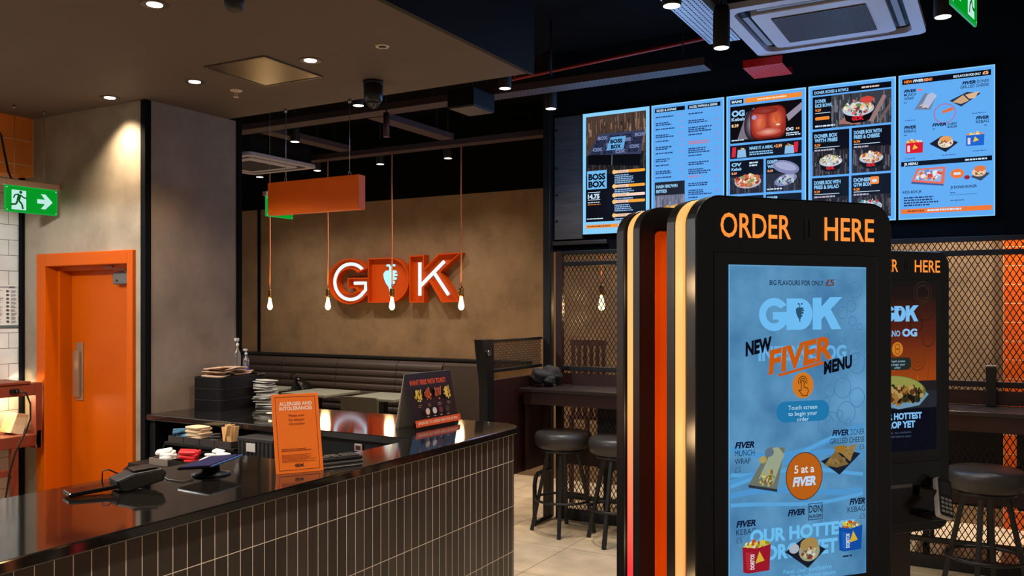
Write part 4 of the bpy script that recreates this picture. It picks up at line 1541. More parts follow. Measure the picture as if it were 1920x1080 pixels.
def kiosk(label, loc, rz, screen, red=False, terminal=True):
    h = thing('order_kiosk', label, 'kiosk', loc, rz, 'order kiosks')
    MB().prism(kiosk_outline(), 0.0, 0.042, axis='y', bev=0.004).build('front_panel', M_kpanel, h)
    MB().prism(kiosk_outline(0.008), 0.042, 0.055, axis='y').build('front_core', M_glossk, h)
    MB().prism(kiosk_outline(0.002), 0.0552, 0.0888, axis='y', bev=0.002).build('light_strip', M_strip_r if red else M_strip, h)
    inn = rrect(-K_W / 2 + 0.04, K_W / 2 - 0.04, 0.68, 1.797, 0.02, 10)
    b = MB()
    b.ring(kiosk_outline(), inn, 0.089, K_D, axis='y')
    b.prism(inn, 0.0892, 0.10, axis='y')
    b.build('rear_panel', M_kpanel, h)
    MB().prism(rrect(-K_W / 2 + 0.046, K_W / 2 - 0.046, 0.686, 1.79, 0.016, 6), 0.1002, 0.116, axis='y', bev=0.003).build('rear_cover', M_korange, h)
    MB().box(-0.2275, 0.2265, -0.002, 0.0, 0.955, 1.722, bev=0.001).build('screen_bezel', M_glossk, h)
    screen(h, 'touchscreen')
    a = Art(1, 0, 1.756, 1, -0.0012)
    lt = (255, 150, 62)
    a.text('ORDER', -0.211, 0, 0.053, lt, 0.188, bold=0.012)
    a.build('order_lettering', h)
    a = Art(1, 0, 1.756, 1, -0.0012)
    a.text('HERE', 0.0714, 0, 0.053, lt, 0.1456, bold=0.012)
    a.build('here_lettering', h)
    MB().ring(rrect(0.016, 0.032, 1.757, 1.806, 0.007, 5), rrect(0.019, 0.029, 1.760, 1.803, 0.004, 5), -0.002, 0.0, axis='y').build('camera_slot', mat('dark_grey_slot', (40, 36, 36), 0.4), h)
    b = MB()
    b.box(-0.22, 0.22, -0.004, 0.0, 0.66, 0.925, bev=0.001)
    b.box(-0.13, 0.05, -0.008, -0.0041, 0.82, 0.835, m=M_alu)
    b.mats = [M_glossk, M_alu]
    b.build('printer_plate', None, h)
    if terminal:
        b = MB()
        b.bar((0.09, -0.004, 0.80), (0.15, -0.055, 0.79), 0.05, 0.04, bev=0.006)
        b.box(0.10, 0.17, -0.075, -0.004, 0.68, 0.705, bev=0.006)
        b.build('terminal_bracket', M_plk, h)
        tm = Matrix.Translation((0.155, -0.075, 0.775)) @ Matrix.Rotation(math.radians(-28), 4, 'X') @ Matrix.Rotation(math.radians(22), 4, 'Y')
        MB().prism(rrect(-0.038, 0.038, -0.09, 0.09, 0.012, 4), -0.014, 0.014, axis='y', bev=0.005, M=tm).build('payment_terminal', mat('grey_terminal_shell', (170, 166, 162), 0.35), h)
        pt = [o for o in kids(h) if o.name.startswith('payment_terminal')][0]
        MB().prism(rrect(-0.033, 0.033, -0.084, 0.086, 0.009, 4), -0.0165, -0.0142, axis='y', M=tm).build('face_plate', M_plk, pt)
        MB().box(-0.025, 0.025, -0.0175, -0.0166, 0.012, 0.07, M=tm).build('small_display', mat('dark_lcd', (24, 22, 24), 0.1), pt)
        b = MB()
        for r in range(4):
            for c in range(3):
                b.box(-0.026 + c * 0.019, -0.012 + c * 0.019, -0.0195, -0.0166, -0.072 + r * 0.019, -0.060 + r * 0.019, bev=0.001, M=tm)
        b.build('keypad', mat('pale_keys', (150, 146, 144), 0.4), pt)
    for z in (0.95, 1.3, 1.65):
        lamp('strip_boost_lamp', 'POINT', (-0.37, 0.12, z), 1.0, (1.0, 0.62, 0.28), h, size=0.03)  # added lamps that boost the strip glow and light the orange panel
    MB().box(-0.07, 0.07, 0.02, 0.10, 0.02, 0.62, bev=0.004).build('pedestal', mat('dark_maroon_metal', (30, 14, 13), 0.4), h)
    MB().box(-0.2, 0.2, -0.12, 0.18, 0, 0.019, bev=0.005).build('base_plate', M_steelb, h)
    return h


RK = math.radians(50.5)
kiosk('nearest order kiosk with blue menu touchscreen and glowing ORDER HERE header', (-0.405, 2.035, 0), RK, art_screen_blue)
kiosk('order kiosk standing back to back behind the nearest kiosk with amber to red light strip', (-0.690, 2.270, 0), RK + PI, art_screen_dark, red=True)
kiosk('further order kiosk with dark flatbread screen and card terminal at right', (-0.383, 4.10, 0), RK, art_screen_dark)

# ------------------------------------------------------------------ menu screens
SKY, EDGE = (98, 172, 244), (136, 208, 252)
DK, WH, ORG = (8, 9, 20), (206, 232, 252), (240, 140, 50)
GRY = [(60, 58, 66), (84, 82, 92), (44, 42, 48), (110, 108, 122)]


def menu(i, label, draw):
    x0 = -2.741 + i * 0.5427
    h = thing('menu_screen', label, 'screen', (x0 + 0.2635, 5.90, 2.15), 0, 'menu screens')
    MB().box(-0.268, 0.268, 0.0, 0.039, -0.004, 0.908, bev=0.002).build('casing', M_black, h)
    a = Art(100, -0.2635, 0.90, 0.00527, -0.0005, dl=8e-5)
    a.rect(0, 0, 100, 171, EDGE)
    draw(a)
    a.build('display', h)
    lamp('screen_boost_lamp', 'POINT', (0, -0.45, 0.3), 11, (0.22, 0.5, 1.0), h, size=0.22)  # added lamp that boosts the blue light of the display


def wood(a, x0, y0, x1, y1, cols, seed, n=60):
    rnd = random.Random(seed)
    a.rect(x0, y0, x1, y1, cols[0])
    a.k += 1
    for _ in range(n):
        x, y = rnd.uniform(x0, x1 - 1), rnd.uniform(y0, y1 - 6)
        a.rect(x, y, min(x1, x + rnd.uniform(0.5, 2.2)), min(y1, y + rnd.uniform(4, 18)), rnd.choice(cols[1:]), False)


def m1(a):
    wood(a, 5, 5, 95, 60, [(74, 58, 50), (120, 92, 76), (58, 44, 40), (150, 116, 96), (96, 70, 56), (40, 34, 36)], 1, 170)
    wood(a, 5, 60, 95, 92, [(30, 27, 28), (52, 48, 48), (22, 20, 22), (70, 62, 60)], 2, 80)
    a.poly([(8, 59), (26, 31), (92, 31), (88, 64)], (54, 62, 92))
    rnd = random.Random(8)
    for r in range(5):
        for c in range(4):
            a.text(rnd.choice(('BOSS', 'BOX', 'BO', 'OX')), 13 + c * 18.5 + (4 - r) * 2.6, 39 + r * 5.2, 4.4, (26, 30, 50) if (r + c) % 3 else (120, 132, 176), 15, bold=0.05)
    a.poly([(8, 59), (88, 64), (86, 80), (9, 73)], (8, 8, 12))
    a.line([(45, 62), (44.6, 76)], 0.9, (120, 128, 140))
    a.poly([(36, 55), (43, 37), (66, 37), (62, 55)], (100, 168, 222))
    a.text('BOSS', 51.5, 45.5, 5, DK, 18, 'c', bold=0.05)
    a.text('BOX', 51, 53, 5, DK, 15, 'c', bold=0.05)
    a.rect(5, 88, 95, 154, DK)
    a.rect(7, 82, 37, 108, (112, 186, 240))
    a.text('BOSS', 22, 94.5, 8, DK, 26, 'c', bold=0.05)
    a.text('BOX', 22, 105, 8, DK, 26, 'c', bold=0.05)
    a.text('14.75', 8, 121, 6, WH, 18, bold=0.05)
    a.rect(8, 112, 27, 112.8, WH)
    a.rect(8, 122.5, 27, 123.3, WH)
    a.lines(8, 126, 1, 28, 2, 1.2, WH, 1)
    a.lines(8, 129, 1, 20, 2, 1.0, ORG, 2)
    y = 86
    for k, (two, n) in enumerate(((1, 5), (1, 3), (0, 2), (1, 4), (0, 5))):
        a.rr(48, y - 2, 94, y + 2, 1.9, (250, 214, 190))
        if two:
            a.rr(69, y - 2, 94, y + 2, 1.9, (246, 166, 44))
        a.ell(48.5, y, 3, 3, (250, 200, 120))
        a.text('CHOOSE', 53, y + 1.2, 2.2, (200, 120, 60), 13, bold=0.02)
        a.lines(49, y + 4.2, n, 30, 2.6, 1.5, (150, 190, 236), k + 4)
        y += (20, 12.5, 9, 19, 20)[k]
    a.lines(7, 149, 1, 30, 2, 1.4, WH, 33)
    a.rect(5, 158, 95, 163, (240, 150, 70))
    a.lines(8, 159.6, 1, 44, 2, 1.6, (120, 60, 30), 9)
    a.lines(54, 159.4, 1, 38, 2, 2.0, WH, 10)


def m2(a):
    a.rect(1.5, 1.5, 98.5, 169.5, SKY)
    a.rect(5, 5, 47, 10.5, DK)
    a.text('SIDES & SHARE', 7, 9.2, 2.9, WH, 28, bold=0.03)
    a.rect(51, 5, 95, 10.5, DK)
    a.text('SAUCES, TOPPINGS & DRINKS', 53, 9.2, 2.9, WH, 38, bold=0.03)
    tx = (34, 64, 120)
    y = 16
    for k in range(11):
        a.lines(6, y, 1 + k % 2, 27, 2.6, 1.7, tx, k)
        a.lines(41, y, 1, 5, 2, 1.3, (190, 140, 190), k + 50)
        y += 8.2
    y = 16
    for k in range(15):
        c = (200, 120, 150) if k in (4, 9) else tx
        a.lines(52, y, 1 + (k * 7) % 3 // 1 % 3, 32 if k % 3 else 20, 2.6, 1.7, c, k + 20)
        a.lines(88, y, 1 + k % 2, 6, 2.6, 1.2, (150, 140, 200), k + 80)
        y += 9.3
    a.rect(5, 105, 47, 166, (30, 30, 38))
    wood(a, 5, 123, 47, 150, [(110, 112, 134), (140, 142, 164), (84, 86, 104)], 4, 50)
    a.text('HASH BROWN', 7, 113, 4, (150, 204, 246), 30, bold=0.045)
    a.text('BITES', 7, 119.5, 4, (150, 204, 246), 15, bold=0.045)
    a.ell(27, 146, 20, 7, (96, 130, 170))
    a.food(27, 142.5, 16, 5, [(216, 150, 60), (240, 186, 90), (190, 116, 40), (250, 206, 130)], 46, 3, (0.14, 0.26))
    a.rect(5, 152, 47, 166, (30, 28, 34))


def m3(a):
    a.rect(1.5, 1.5, 98.5, 169.5, SKY)
    a.rect(5, 5, 22, 11, DK)
    a.text('MAINS', 7, 9.6, 3.2, WH, 13, bold=0.04)
    a.rect(24, 5, 95, 11, ORG)
    a.lines(40, 7, 1, 52, 2, 2.0, (255, 228, 200), 3)
    a.rect(5, 14, 95, 62, (14, 9, 12))
    a.poly([(14, 58), (26, 24), (36, 18), (32, 58)], (120, 116, 130))
    def fade(cx, cy, rx, ry, c0, c1, n=7, pw=1.0):
        for q in range(n):
            t = (q / (n - 1)) ** pw
            k = 1 - 0.75 * q / (n - 1)
            a.ell(cx, cy, rx * k, ry * k, tuple(int(u + (v - u) * t) for u, v in zip(c0, c1)), 36)
    fade(33, 40, 10, 20, (40, 30, 40), (150, 140, 160))
    a.poly(rrect(31, 76, 18, 60, 11)[::-1], (96, 22, 18))
    a.poly(rrect(32, 75, 19, 58, 11)[::-1], (150, 44, 32))
    fade(43, 38, 11, 18, (160, 50, 36), (226, 112, 88))
    fade(63, 37, 11, 16, (160, 50, 36), (228, 112, 72))
    fade(54, 51, 16, 5, (190, 80, 66), (228, 160, 140))
    fade(50, 24, 16, 4, (130, 36, 28), (150, 60, 50))
    a.ell(47, 41, 2.4, 5, (200, 96, 50), 14)
    a.ell(64, 33, 2, 6, (196, 90, 44), 14)
    a.ell(36, 31, 3, 3, (170, 150, 200))
    a.ell(66, 43, 2.6, 1.2, (250, 214, 200))
    a.poly([(76, 32), (95, 18), (95, 27), (79, 40)], (150, 140, 160))
    a.text('OG', 7, 27, 7, (150, 204, 246), 17, bold=0.06)
    a.text('Kebab', 7, 33, 4, (170, 212, 246), 17, bold=0.03)
    a.text('8.29', 7, 41, 3.6, (250, 206, 160), 9, bold=0.04)
    a.text('OG', 76, 52, 3.6, WH, 9, bold=0.05)
    a.lines(88, 49, 1, 6, 2, 2.4, (250, 160, 90), 4)
    a.lines(76, 54.5, 2, 18, 2.4, 1.4, WH, 5)
    a.lines(7, 57.5, 1, 17, 2, 1.6, WH, 6)
    a.rect(5, 65, 95, 82, (16, 20, 34))
    a.text('MAKE IT A MEAL', 30, 72, 3.8, (140, 198, 244), 30, bold=0.04)
    a.text('+3.99', 61, 72, 3.8, (250, 170, 110), 10, bold=0.04)
    a.lines(30, 74.5, 2, 40, 2.8, 1.7, (140, 198, 244), 7)
    for x in (7, 85):
        a.poly([(x + 1, 67), (x + 6, 67), (x + 5, 80), (x, 80)], (214, 40, 60))
    for x in (15, 75):
        a.poly([(x, 71), (x + 10, 71), (x + 11, 81), (x - 1, 81)], (140, 190, 232))
        a.food(x + 5, 71, 4, 2, [(240, 210, 130), (210, 150, 80)], 10, x)
    for (x0, x1, y0, y1, t1, t2) in ((5, 48, 85, 128, 'OV', 'Kebab'), (51, 95, 85, 128, 'DONER', 'WRAP'), (5, 48, 131, 166, 'DONER QUESADILLA', ''), (51, 95, 131, 166, 'DONER', 'LOADED')):
        a.rect(x0, y0, x1, y1, (12, 14, 26))
        wood(a, x0, y0 + 20, x1, y1, [(40, 40, 52), (84, 84, 104), (56, 54, 64), (28, 28, 36)], x0 + int(y0), 34)
        a.text(t1, x0 + 2, y0 + 7, 4.4 if not t2 else 4.2, (150, 206, 246), 33 if not t2 else 13, bold=0.05)
        if t2:
            a.text(t2, x0 + 2, y0 + 12.5, 3.6, (150, 206, 246), 13, bold=0.04)
        a.text('8.29', x0 + 2, y0 + 17.5, 2.6, (250, 160, 110), 7, bold=0.05)
    a.lines(30, 88, 2, 16, 3.4, 2, WH, 8)
    a.ell(28, 113, 17, 8.5, (190, 176, 190))
    a.food(28, 112, 15, 7, [(206, 96, 60), (240, 226, 210), (170, 140, 90), (236, 180, 130), (120, 150, 80), (150, 50, 40)], 80, 9)
    for cx, cy, rx, ry, r in ((76, 98, 17, 8, 0.3), (76, 114, 14, 7, -0.3)):
        a.ell(cx, cy, rx, ry, (126, 132, 176), 30, r)
        a.ell(cx, cy - 1, rx * 0.8, ry * 0.6, (164, 168, 206), 30, r)
    a.food(76, 115, 9, 5, [(200, 200, 220), (120, 110, 150), (160, 200, 190), (80, 76, 110)], 44, 10)
    a.lines(53, 124, 1, 24, 2, 1.6, WH, 11)
    a.ell(30, 150, 13, 6, (150, 160, 190))
    a.ell(80, 148, 12, 7, (200, 190, 196))
    a.food(80, 147, 10, 5, [(230, 200, 190), (206, 120, 110), (170, 180, 190)], 40, 12)


def bowl(a, cx, cy, r, seed, cols, red=True):
    a.poly([(cx - r, cy), (cx + r, cy), (cx + r * 0.8, cy + r * 0.75), (cx + r * 0.4, cy + r * 0.95), (cx - r * 0.4, cy + r * 0.95), (cx - r * 0.8, cy + r * 0.75)], (10, 9, 12))
    a.ell(cx, cy, r * 1.03, r * 0.5, (190, 200, 214))
    a.food(cx, cy - r * 0.12, r * 0.9, r * 0.48, cols, 70, seed, (0.09, 0.2))
    if red:
        a.text('GDK', cx, cy + r * 0.78, r * 0.26, (214, 36, 50), r * 0.8, 'c', bold=0.06)


def m4(a):
    a.rect(1.5, 1.5, 98.5, 169.5, SKY)
    mix = [(226, 216, 206), (196, 120, 100), (240, 230, 190), (150, 60, 70), (110, 140, 80), (70, 70, 90), (236, 190, 150)]
    a.rect(5, 5, 95, 12, DK)
    a.text('DONER BOXES & BOWLS', 7, 10.4, 3.4, (150, 200, 244), 40, bold=0.035)
    a.lines(62, 7.6, 1, 30, 2, 2.0, (230, 200, 190), 1)
    wood(a, 5, 14, 95, 54, [(58, 60, 70), (96, 100, 110), (40, 40, 48), (124, 128, 136)], 3, 130)
    a.rect(5, 14, 27, 54, (14, 15, 26))
    a.text('DONER', 8, 21.5, 4, (140, 200, 246), 13, bold=0.04)
    a.text('RICE BOWL', 8, 27, 4, (140, 200, 246), 20, bold=0.04)
    a.text('9.29', 8, 32, 2.8, ORG, 7, bold=0.05)
    a.rect(8, 34, 26, 34.7, WH)
    a.rr(8, 39, 25, 43, 1.6, ORG)
    a.lines(8, 49.5, 1, 24, 2, 2, WH, 2)
    a.poly([(36, 50), (60, 53), (62, 47), (40, 43)], (160, 110, 100))
    bowl(a, 58, 34, 17.5, 1, mix)
    a.ell(68, 24, 8, 4, (206, 70, 60), 20)
    a.poly([(70, 50), (86, 20), (90, 22), (75, 52)], (150, 120, 116))
    a.poly([(80, 50), (94, 30), (95, 34), (84, 52)], (110, 90, 90))
    cells = ((5, 48, 57, 112, 'DONER BOX', 'WITH FRIES', '9.29', 27, 0), (51, 95, 57, 112, 'DONER BOX WITH', 'FRIES & CHEESE', '9.79', 38, 0), (5, 48, 115, 166, 'DONER BOX WITH', 'FRIES & SALAD', '9.29', 36, 0), (51, 95, 115, 166, 'DONER', 'GYM BOX', '9.29', 20, 1))
    for k, (x0, x1, y0, y1, t1, t2, pr, w, o) in enumerate(cells):
        a.rect(x0, y0, x1, y1, (12, 13, 24))
        wood(a, x0, y0 + 24, x1, y1, [(36, 34, 40), (74, 70, 78), (96, 92, 104), (24, 22, 28)], 20 + k, 60)
        a.text(t1, x0 + 2.5, y0 + 8, 4.2, (140, 200, 246), min(w, 31), bold=0.045)
        a.text(t2, x0 + 2.5, y0 + 13.6, 4.2, (140, 200, 246), min(w, 29), bold=0.045)
        a.text(pr, x0 + 2.5, y0 + 18.6, 2.8, ORG, 7, bold=0.05)
        a.rect(x0 + 2.5, y0 + 20, x0 + 32, y0 + 20.7, WH)
        a.lines(x0 + 2.5, y0 + 22.6, 1, 25, 2, 2, (180, 176, 200), k)
        if o:
            a.rr(x0 + 21, y0 + 3, x0 + 31, y0 + 12, 1.6, (246, 140, 60))
            a.ell(x0 + 26, y0 + 8, 3, 1.8, WH)
        pal = ([(226, 220, 200), (190, 196, 120), (140, 110, 130), (240, 240, 226)], [(236, 206, 150), (206, 140, 90), (240, 230, 210), (170, 90, 60)], [(190, 200, 130), (150, 60, 80), (110, 150, 90), (230, 210, 190)], [(220, 60, 110), (240, 220, 220), (110, 190, 160), (160, 60, 60), (90, 160, 190)])[k]
        bowl(a, (x0 + x1) / 2 + (0 if k < 2 else -1), y0 + 38, 13, 30 + k, pal)


def m5(a):
    a.rect(1.2, 1.2, 98.8, 169.8, SKY)
    a.rect(4, 5, 96, 11.5, DK)
    a.text('NEW', 6, 9.8, 3, (250, 130, 50), 9, bold=0.05)
    a.text('FIVER', 15.5, 9.8, 3, WH, 11, bold=0.05, shear=0.2)
    a.text('MENU', 27, 9.8, 3, (250, 150, 90), 9, bold=0.05)
    a.text('BIG FLAVOURS FOR ONLY', 58, 9.8, 2.6, WH, 28, bold=0.03)
    a.text('£5', 87.5, 9.8, 3.2, (250, 180, 140), 6, bold=0.05)
    d = (20, 32, 66)

    def fv(x, y, subs, al='l', w=13):
        a.text('FIVER', x, y, 3.3, d, w, al, bold=0.05, shear=0.2)
        for i, s in enumerate(subs):
            a.text(s, x, y + 4.4 * (i + 1), 3.3, d, 2.6 * len(s), al, bold=0.01)
        a.lines(x if al == 'l' else x - 5, y + 4.4 * (len(subs) + 1) - 2, 1, 5, 2, 1.2, (60, 100, 170), 3)

    fv(6, 21, ('MUNCH', 'WRAP'))
    a.rr(20, 18, 26, 20.6, 1.2, (220, 120, 130))
    a.poly([(17, 42), (34, 44), (41, 27), (28, 24)], (110, 130, 160))
    a.poly([(24, 40), (32, 42), (41, 28), (36, 24), (31, 26)], (178, 190, 220))
    a.food(27, 39.5, 4, 3, [(226, 180, 150), (120, 70, 60), (236, 220, 200)], 20, 1)
    a.text('FIVER', 67, 19, 3.3, d, 14, 'l', bold=0.05, shear=0.2)
    a.text('DONER', 82, 19, 3.3, d, 12, 'l', bold=0.01)
    a.text('GRILLED CHEESE', 65, 23.5, 3.3, d, 29, 'l', bold=0.01)
    a.poly([(54, 36), (66, 44), (86, 31), (72, 28)], (40, 50, 70))
    a.poly([(57, 38), (68, 31), (74, 38), (66, 41)], (206, 166, 130))
    a.poly([(70, 31), (84, 28.5), (80, 36), (74, 36)], (220, 180, 140))
    a.ringe(49, 50, 11, 0.9, (190, 90, 130), n=30)
    a.poly([(46, 47), (57, 43.5), (58, 47), (47, 50)], (226, 110, 60))
    fv(6, 64, ('KEBAG',))
    fv(36, 64, (), w=15)
    a.text('CURRY', 52, 64, 2.6, d, 10, bold=0.02)
    a.text('BURGER', 52, 67.4, 2.4, d, 10, bold=0.02)
    fv(94, 60.5, ('KEBAG',), 'r')

    def pouch(x, y, c, s):
        a.food(x + 9, y + 1.5, 8, 2.4, [(240, 200, 90), (226, 130, 60), (240, 230, 200)], 24, s, (0.14, 0.28))
        a.poly([(x, y + 2), (x, y + 14), (x + 18, y + 14.5), (x + 18.4, y + 2)], c)
        a.poly([(x + 7, y + 10), (x + 13, y + 8.4), (x + 9, y + 4)], (246, 196, 70))
        a.rect(x + 1.6, y + 5, x + 4.4, y + 12.5, (230, 214, 220))

    pouch(8, 79, (216, 26, 44), 3)
    pouch(71, 76, (28, 100, 206), 4)
    a.poly([(33, 84), (50, 95), (63, 85), (46, 76)], (20, 28, 46))
    a.ell(50, 84, 8, 6, (226, 206, 190))
    a.ell(50, 80, 6.6, 3.6, (226, 160, 90))
    a.food(50, 85, 6, 3, [(170, 60, 50), (240, 226, 200), (110, 130, 60)], 22, 5)
    for x, y in ((7, 54), (77, 53), (7, 99), (46, 98), (78, 96)):
        a.lines(x, y, 1, 15, 2, 1.0, (60, 110, 180), x)
    a.rect(3, 103, 97, 108.5, DK)
    a.text('JR MENU', 6, 107.3, 3, WH, 15, bold=0.04)
    a.lines(70, 105, 1, 24, 2, 1.8, WH, 6)
    a.poly([(14, 127), (48, 132), (49, 128), (20, 112), (48, 110), (51, 113), (48, 132)][0:3] + [(50, 112), (20, 112)], (226, 110, 90))
    a.poly([(17, 125), (45, 129), (47, 114), (22, 114)], (150, 180, 226))
    a.food(33, 121, 12, 6, [(240, 230, 230), (210, 90, 70), (110, 140, 200), (236, 170, 110)], 34, 7)
    a.text('JR', 34, 123, 4, (210, 60, 50), 7, 'c', bold=0.05)
    a.poly([(14, 127), (48, 132), (48, 134), (14, 129.4)], (60, 90, 150))
    a.ell(62, 121, 7, 5.6, (236, 120, 50))
    a.rect(58.5, 119.6, 65.5, 122.4, WH)
    a.poly([(76, 126), (86, 131), (95, 123), (84, 119)], (60, 70, 90))
    a.ell(84, 121, 7, 5, (236, 196, 160))
    a.ell(85, 117, 6, 3.4, (226, 120, 60))
    a.food(84, 122, 5, 2.4, [(150, 60, 50), (240, 226, 210), (110, 130, 70)], 16, 8)
    a.ell(72, 126, 3, 2.4, (150, 30, 50))
    a.text('KIDS BOX JR', 5, 140.5, 3, d, 20, bold=0.02)
    a.lines(6, 145, 4, 40, 3, 1.6, (30, 50, 100), 9)
    a.text('JR DONER BURGER', 55, 138, 3, d, 27, bold=0.02)
    a.lines(55, 142, 1, 6, 3, 1.4, (60, 100, 160), 10)
    a.rect(54, 145, 82, 145.5, (60, 100, 160))
    a.lines(55, 151, 1, 18, 2, 1.2, (60, 100, 160), 11)
    a.rect(3, 159, 97, 164.5, (240, 120, 50))
    a.lines(10, 161, 1, 22, 2, 1.4, (120, 56, 30), 12)
    a.lines(31, 160.4, 1, 50, 2, 2.2, WH, 13)


menu(0, 'leftmost menu screen with a boxed meal photo and orange bars on black', m1)
menu(1, 'menu screen of small blue text columns with a fried bites picture', m2)
menu(2, 'middle menu screen with a big red meat photo at the top', m3)
menu(3, 'menu screen with five food bowls in black cells', m4)
menu(4, 'rightmost and brightest menu screen with five meals on light blue', m5)

# ------------------------------------------------------------------ lowered ceiling fittings
M_lens = glow((255, 246, 228), 5)
M_trim = mat('bronze_trim', (90, 76, 64), 0.4, metal=0.5)
d0 = None
spots = [(-2.578, 2.011, 'recessed downlight at the top edge of the lowered ceiling'), (-2.581, 2.795, 'recessed downlight beside the ceiling hatch'), (-3.296, 2.791, 'recessed downlight in front of the pillar'), (-3.919, 2.792, 'recessed downlight just over the orange door wall')]
for i, (x, y, l) in enumerate(spots):
    if d0 is None:
        d0 = thing('ceiling_downlight', l, 'light', (x, y, 2.66), 0, 'recessed downlights')
        MB().lathe([(0.028, -0.001), (0.046, -0.003), (0.05, -0.0005), (0.03, 0.012), (0.028, 0.012)], n=28).build('trim_ring', M_trim, d0)
        MB().lathe([(0.003, -0.004), (0.026, -0.0035), (0.0275, 0.0), (0.003, 0.0)], n=24).build('lens', M_lens, d0)
        o = d0
    else:
        o = dup(d0, (x, y, 2.66), label=l)
    lamp('downlight', 'SPOT', (0, 0, -0.012), (60, 46, 46, 62)[i], WARM, o, 0.03, (110, 110, 110, 110)[i], 0.9)

for x, y, l in ((-3.3, 1.5, 'unseen downlight added over the kitchen beyond the left edge, nearer the door'), (-3.3, 0.5, 'unseen downlight added over the kitchen beyond the left edge, nearer the viewer')):  # two added fittings out of view, supplying extra light to the kitchen side
    o = dup(d0, (x, y, 2.66), label=l)
    lamp('downlight', 'SPOT', (0, 0, -0.012), 70 if y > 1 else 50, (0.97, 0.97, 0.95), o, 0.06, 150, 0.4)

h = thing('ceiling_hatch', 'square metal access hatch set in the lowered ceiling', 'hatch', (-2.88, 2.825, 2.66))
hm = mat('burnished_hatch_panel', (120, 96, 66), 0.3, metal=0.75, var=0.08, scale=3)
q = [(-0.125, -0.19), (0.19, -0.175), (0.15, 0.2), (-0.19, 0.17)]
q = [(-0.16, -0.18), (0.17, -0.17), (0.16, 0.18), (-0.17, 0.17)]
MB().prism(q, -0.004, -0.0005).build('panel', hm, h)
MB().ring([(p[0] * 1.07, p[1] * 1.07) for p in q], [(p[0] * 1.01, p[1] * 1.01) for p in q], -0.006, -0.0003, axis='z').build('frame', M_trim, h)
h = thing('sprinkler', 'pale sprinkler head under the lowered ceiling left of the hatch', 'sprinkler', (-3.25, 3.0, 2.66))
M_cream = mat('cream_metal', (214, 190, 160), 0.4)
b = MB()
b.lathe([(0.004, -0.006), (0.028, -0.005), (0.031, 0), (0.004, 0)], n=22)
b.cyl((-0.006, 0, -0.03), (-0.009, 0, -0.005), 0.002, n=8).cyl((0.006, 0, -0.03), (0.009, 0, -0.005), 0.002, n=8)
b.build('body', M_cream, h)
MB().lathe([(0.003, -0.036), (0.013, -0.035), (0.013, -0.032), (0.003, -0.031)], n=16).build('deflector', M_cream, h)
h = thing('ceiling_sensor', 'small round pale ringed sensor in the lowered ceiling', 'sensor', (-2.186, 2.786, 2.66))
MB().lathe([(0.017, -0.004), (0.026, -0.005), (0.029, 0), (0.017, 0)], n=24).build('ring', M_cream, h)
MB().lathe([(0.002, -0.0062), (0.016, -0.006), (0.016, 0), (0.002, 0)], n=18).build('eye', M_plk, h)
h = thing('security_camera', 'black security camera hanging under the rear edge of the lowered ceiling', 'camera', (-2.565, 3.2, 2.66))
MB().lathe([(0.03, -0.02), (0.046, -0.012), (0.048, 0), (0.03, 0)], n=24).build('mount', M_black, h)
MB().lathe([(0.034, -0.10), (0.043, -0.09), (0.046, -0.02), (0.03, -0.0195)], n=24).build('body', mat('satin_black', (18, 18, 21), 0.35), h)
MB().lathe([(0.002, -0.128), (0.018, -0.122), (0.030, -0.108), (0.033, -0.1005), (0.002, -0.1005)], n=22).build('dome', mat('smoked_dome', (42, 42, 48), 0.12), h)
h = thing('ceiling_speaker', 'dark round fitting at the top edge of the lowered ceiling', 'speaker', (-2.285, 2.10, 2.66))
MB().lathe([(0.02, -0.045), (0.03, -0.042), (0.033, -0.02), (0.034, 0), (0.02, 0)], n=24).build('body', mat('dark_fitting', (40, 36, 36), 0.5), h)

# hanging orange box sign
h = thing('hanging_box_sign', 'blank orange box sign hanging on two wires before the rear wall', 'sign', (-3.14, 3.41, 2.098))
MB().box(-0.305, 0.32, -0.01, 0.045, 0, 0.174, bev=0.003).build('box', mat('deep_orange_panel', (255, 112, 0), 0.5, spec=0.2), h)
for x in (-0.195, 0.245):
    b = MB()
    b.cyl((x, 0.012, 0.19), (x, 0.012, 0.562), 0.0014, n=6)
    b.lathe([(0.007, 0.545), (0.009, 0.562)], (x, 0.012, 0), n=12)
    b.tube([(x - 0.008, 0.012, 0.176), (x - 0.007, 0.012, 0.19), (x, 0.012, 0.2), (x + 0.007, 0.012, 0.19), (x + 0.008, 0.012, 0.176)], 0.002, n=6)
    b.build('suspension_wire', M_chrome, h)

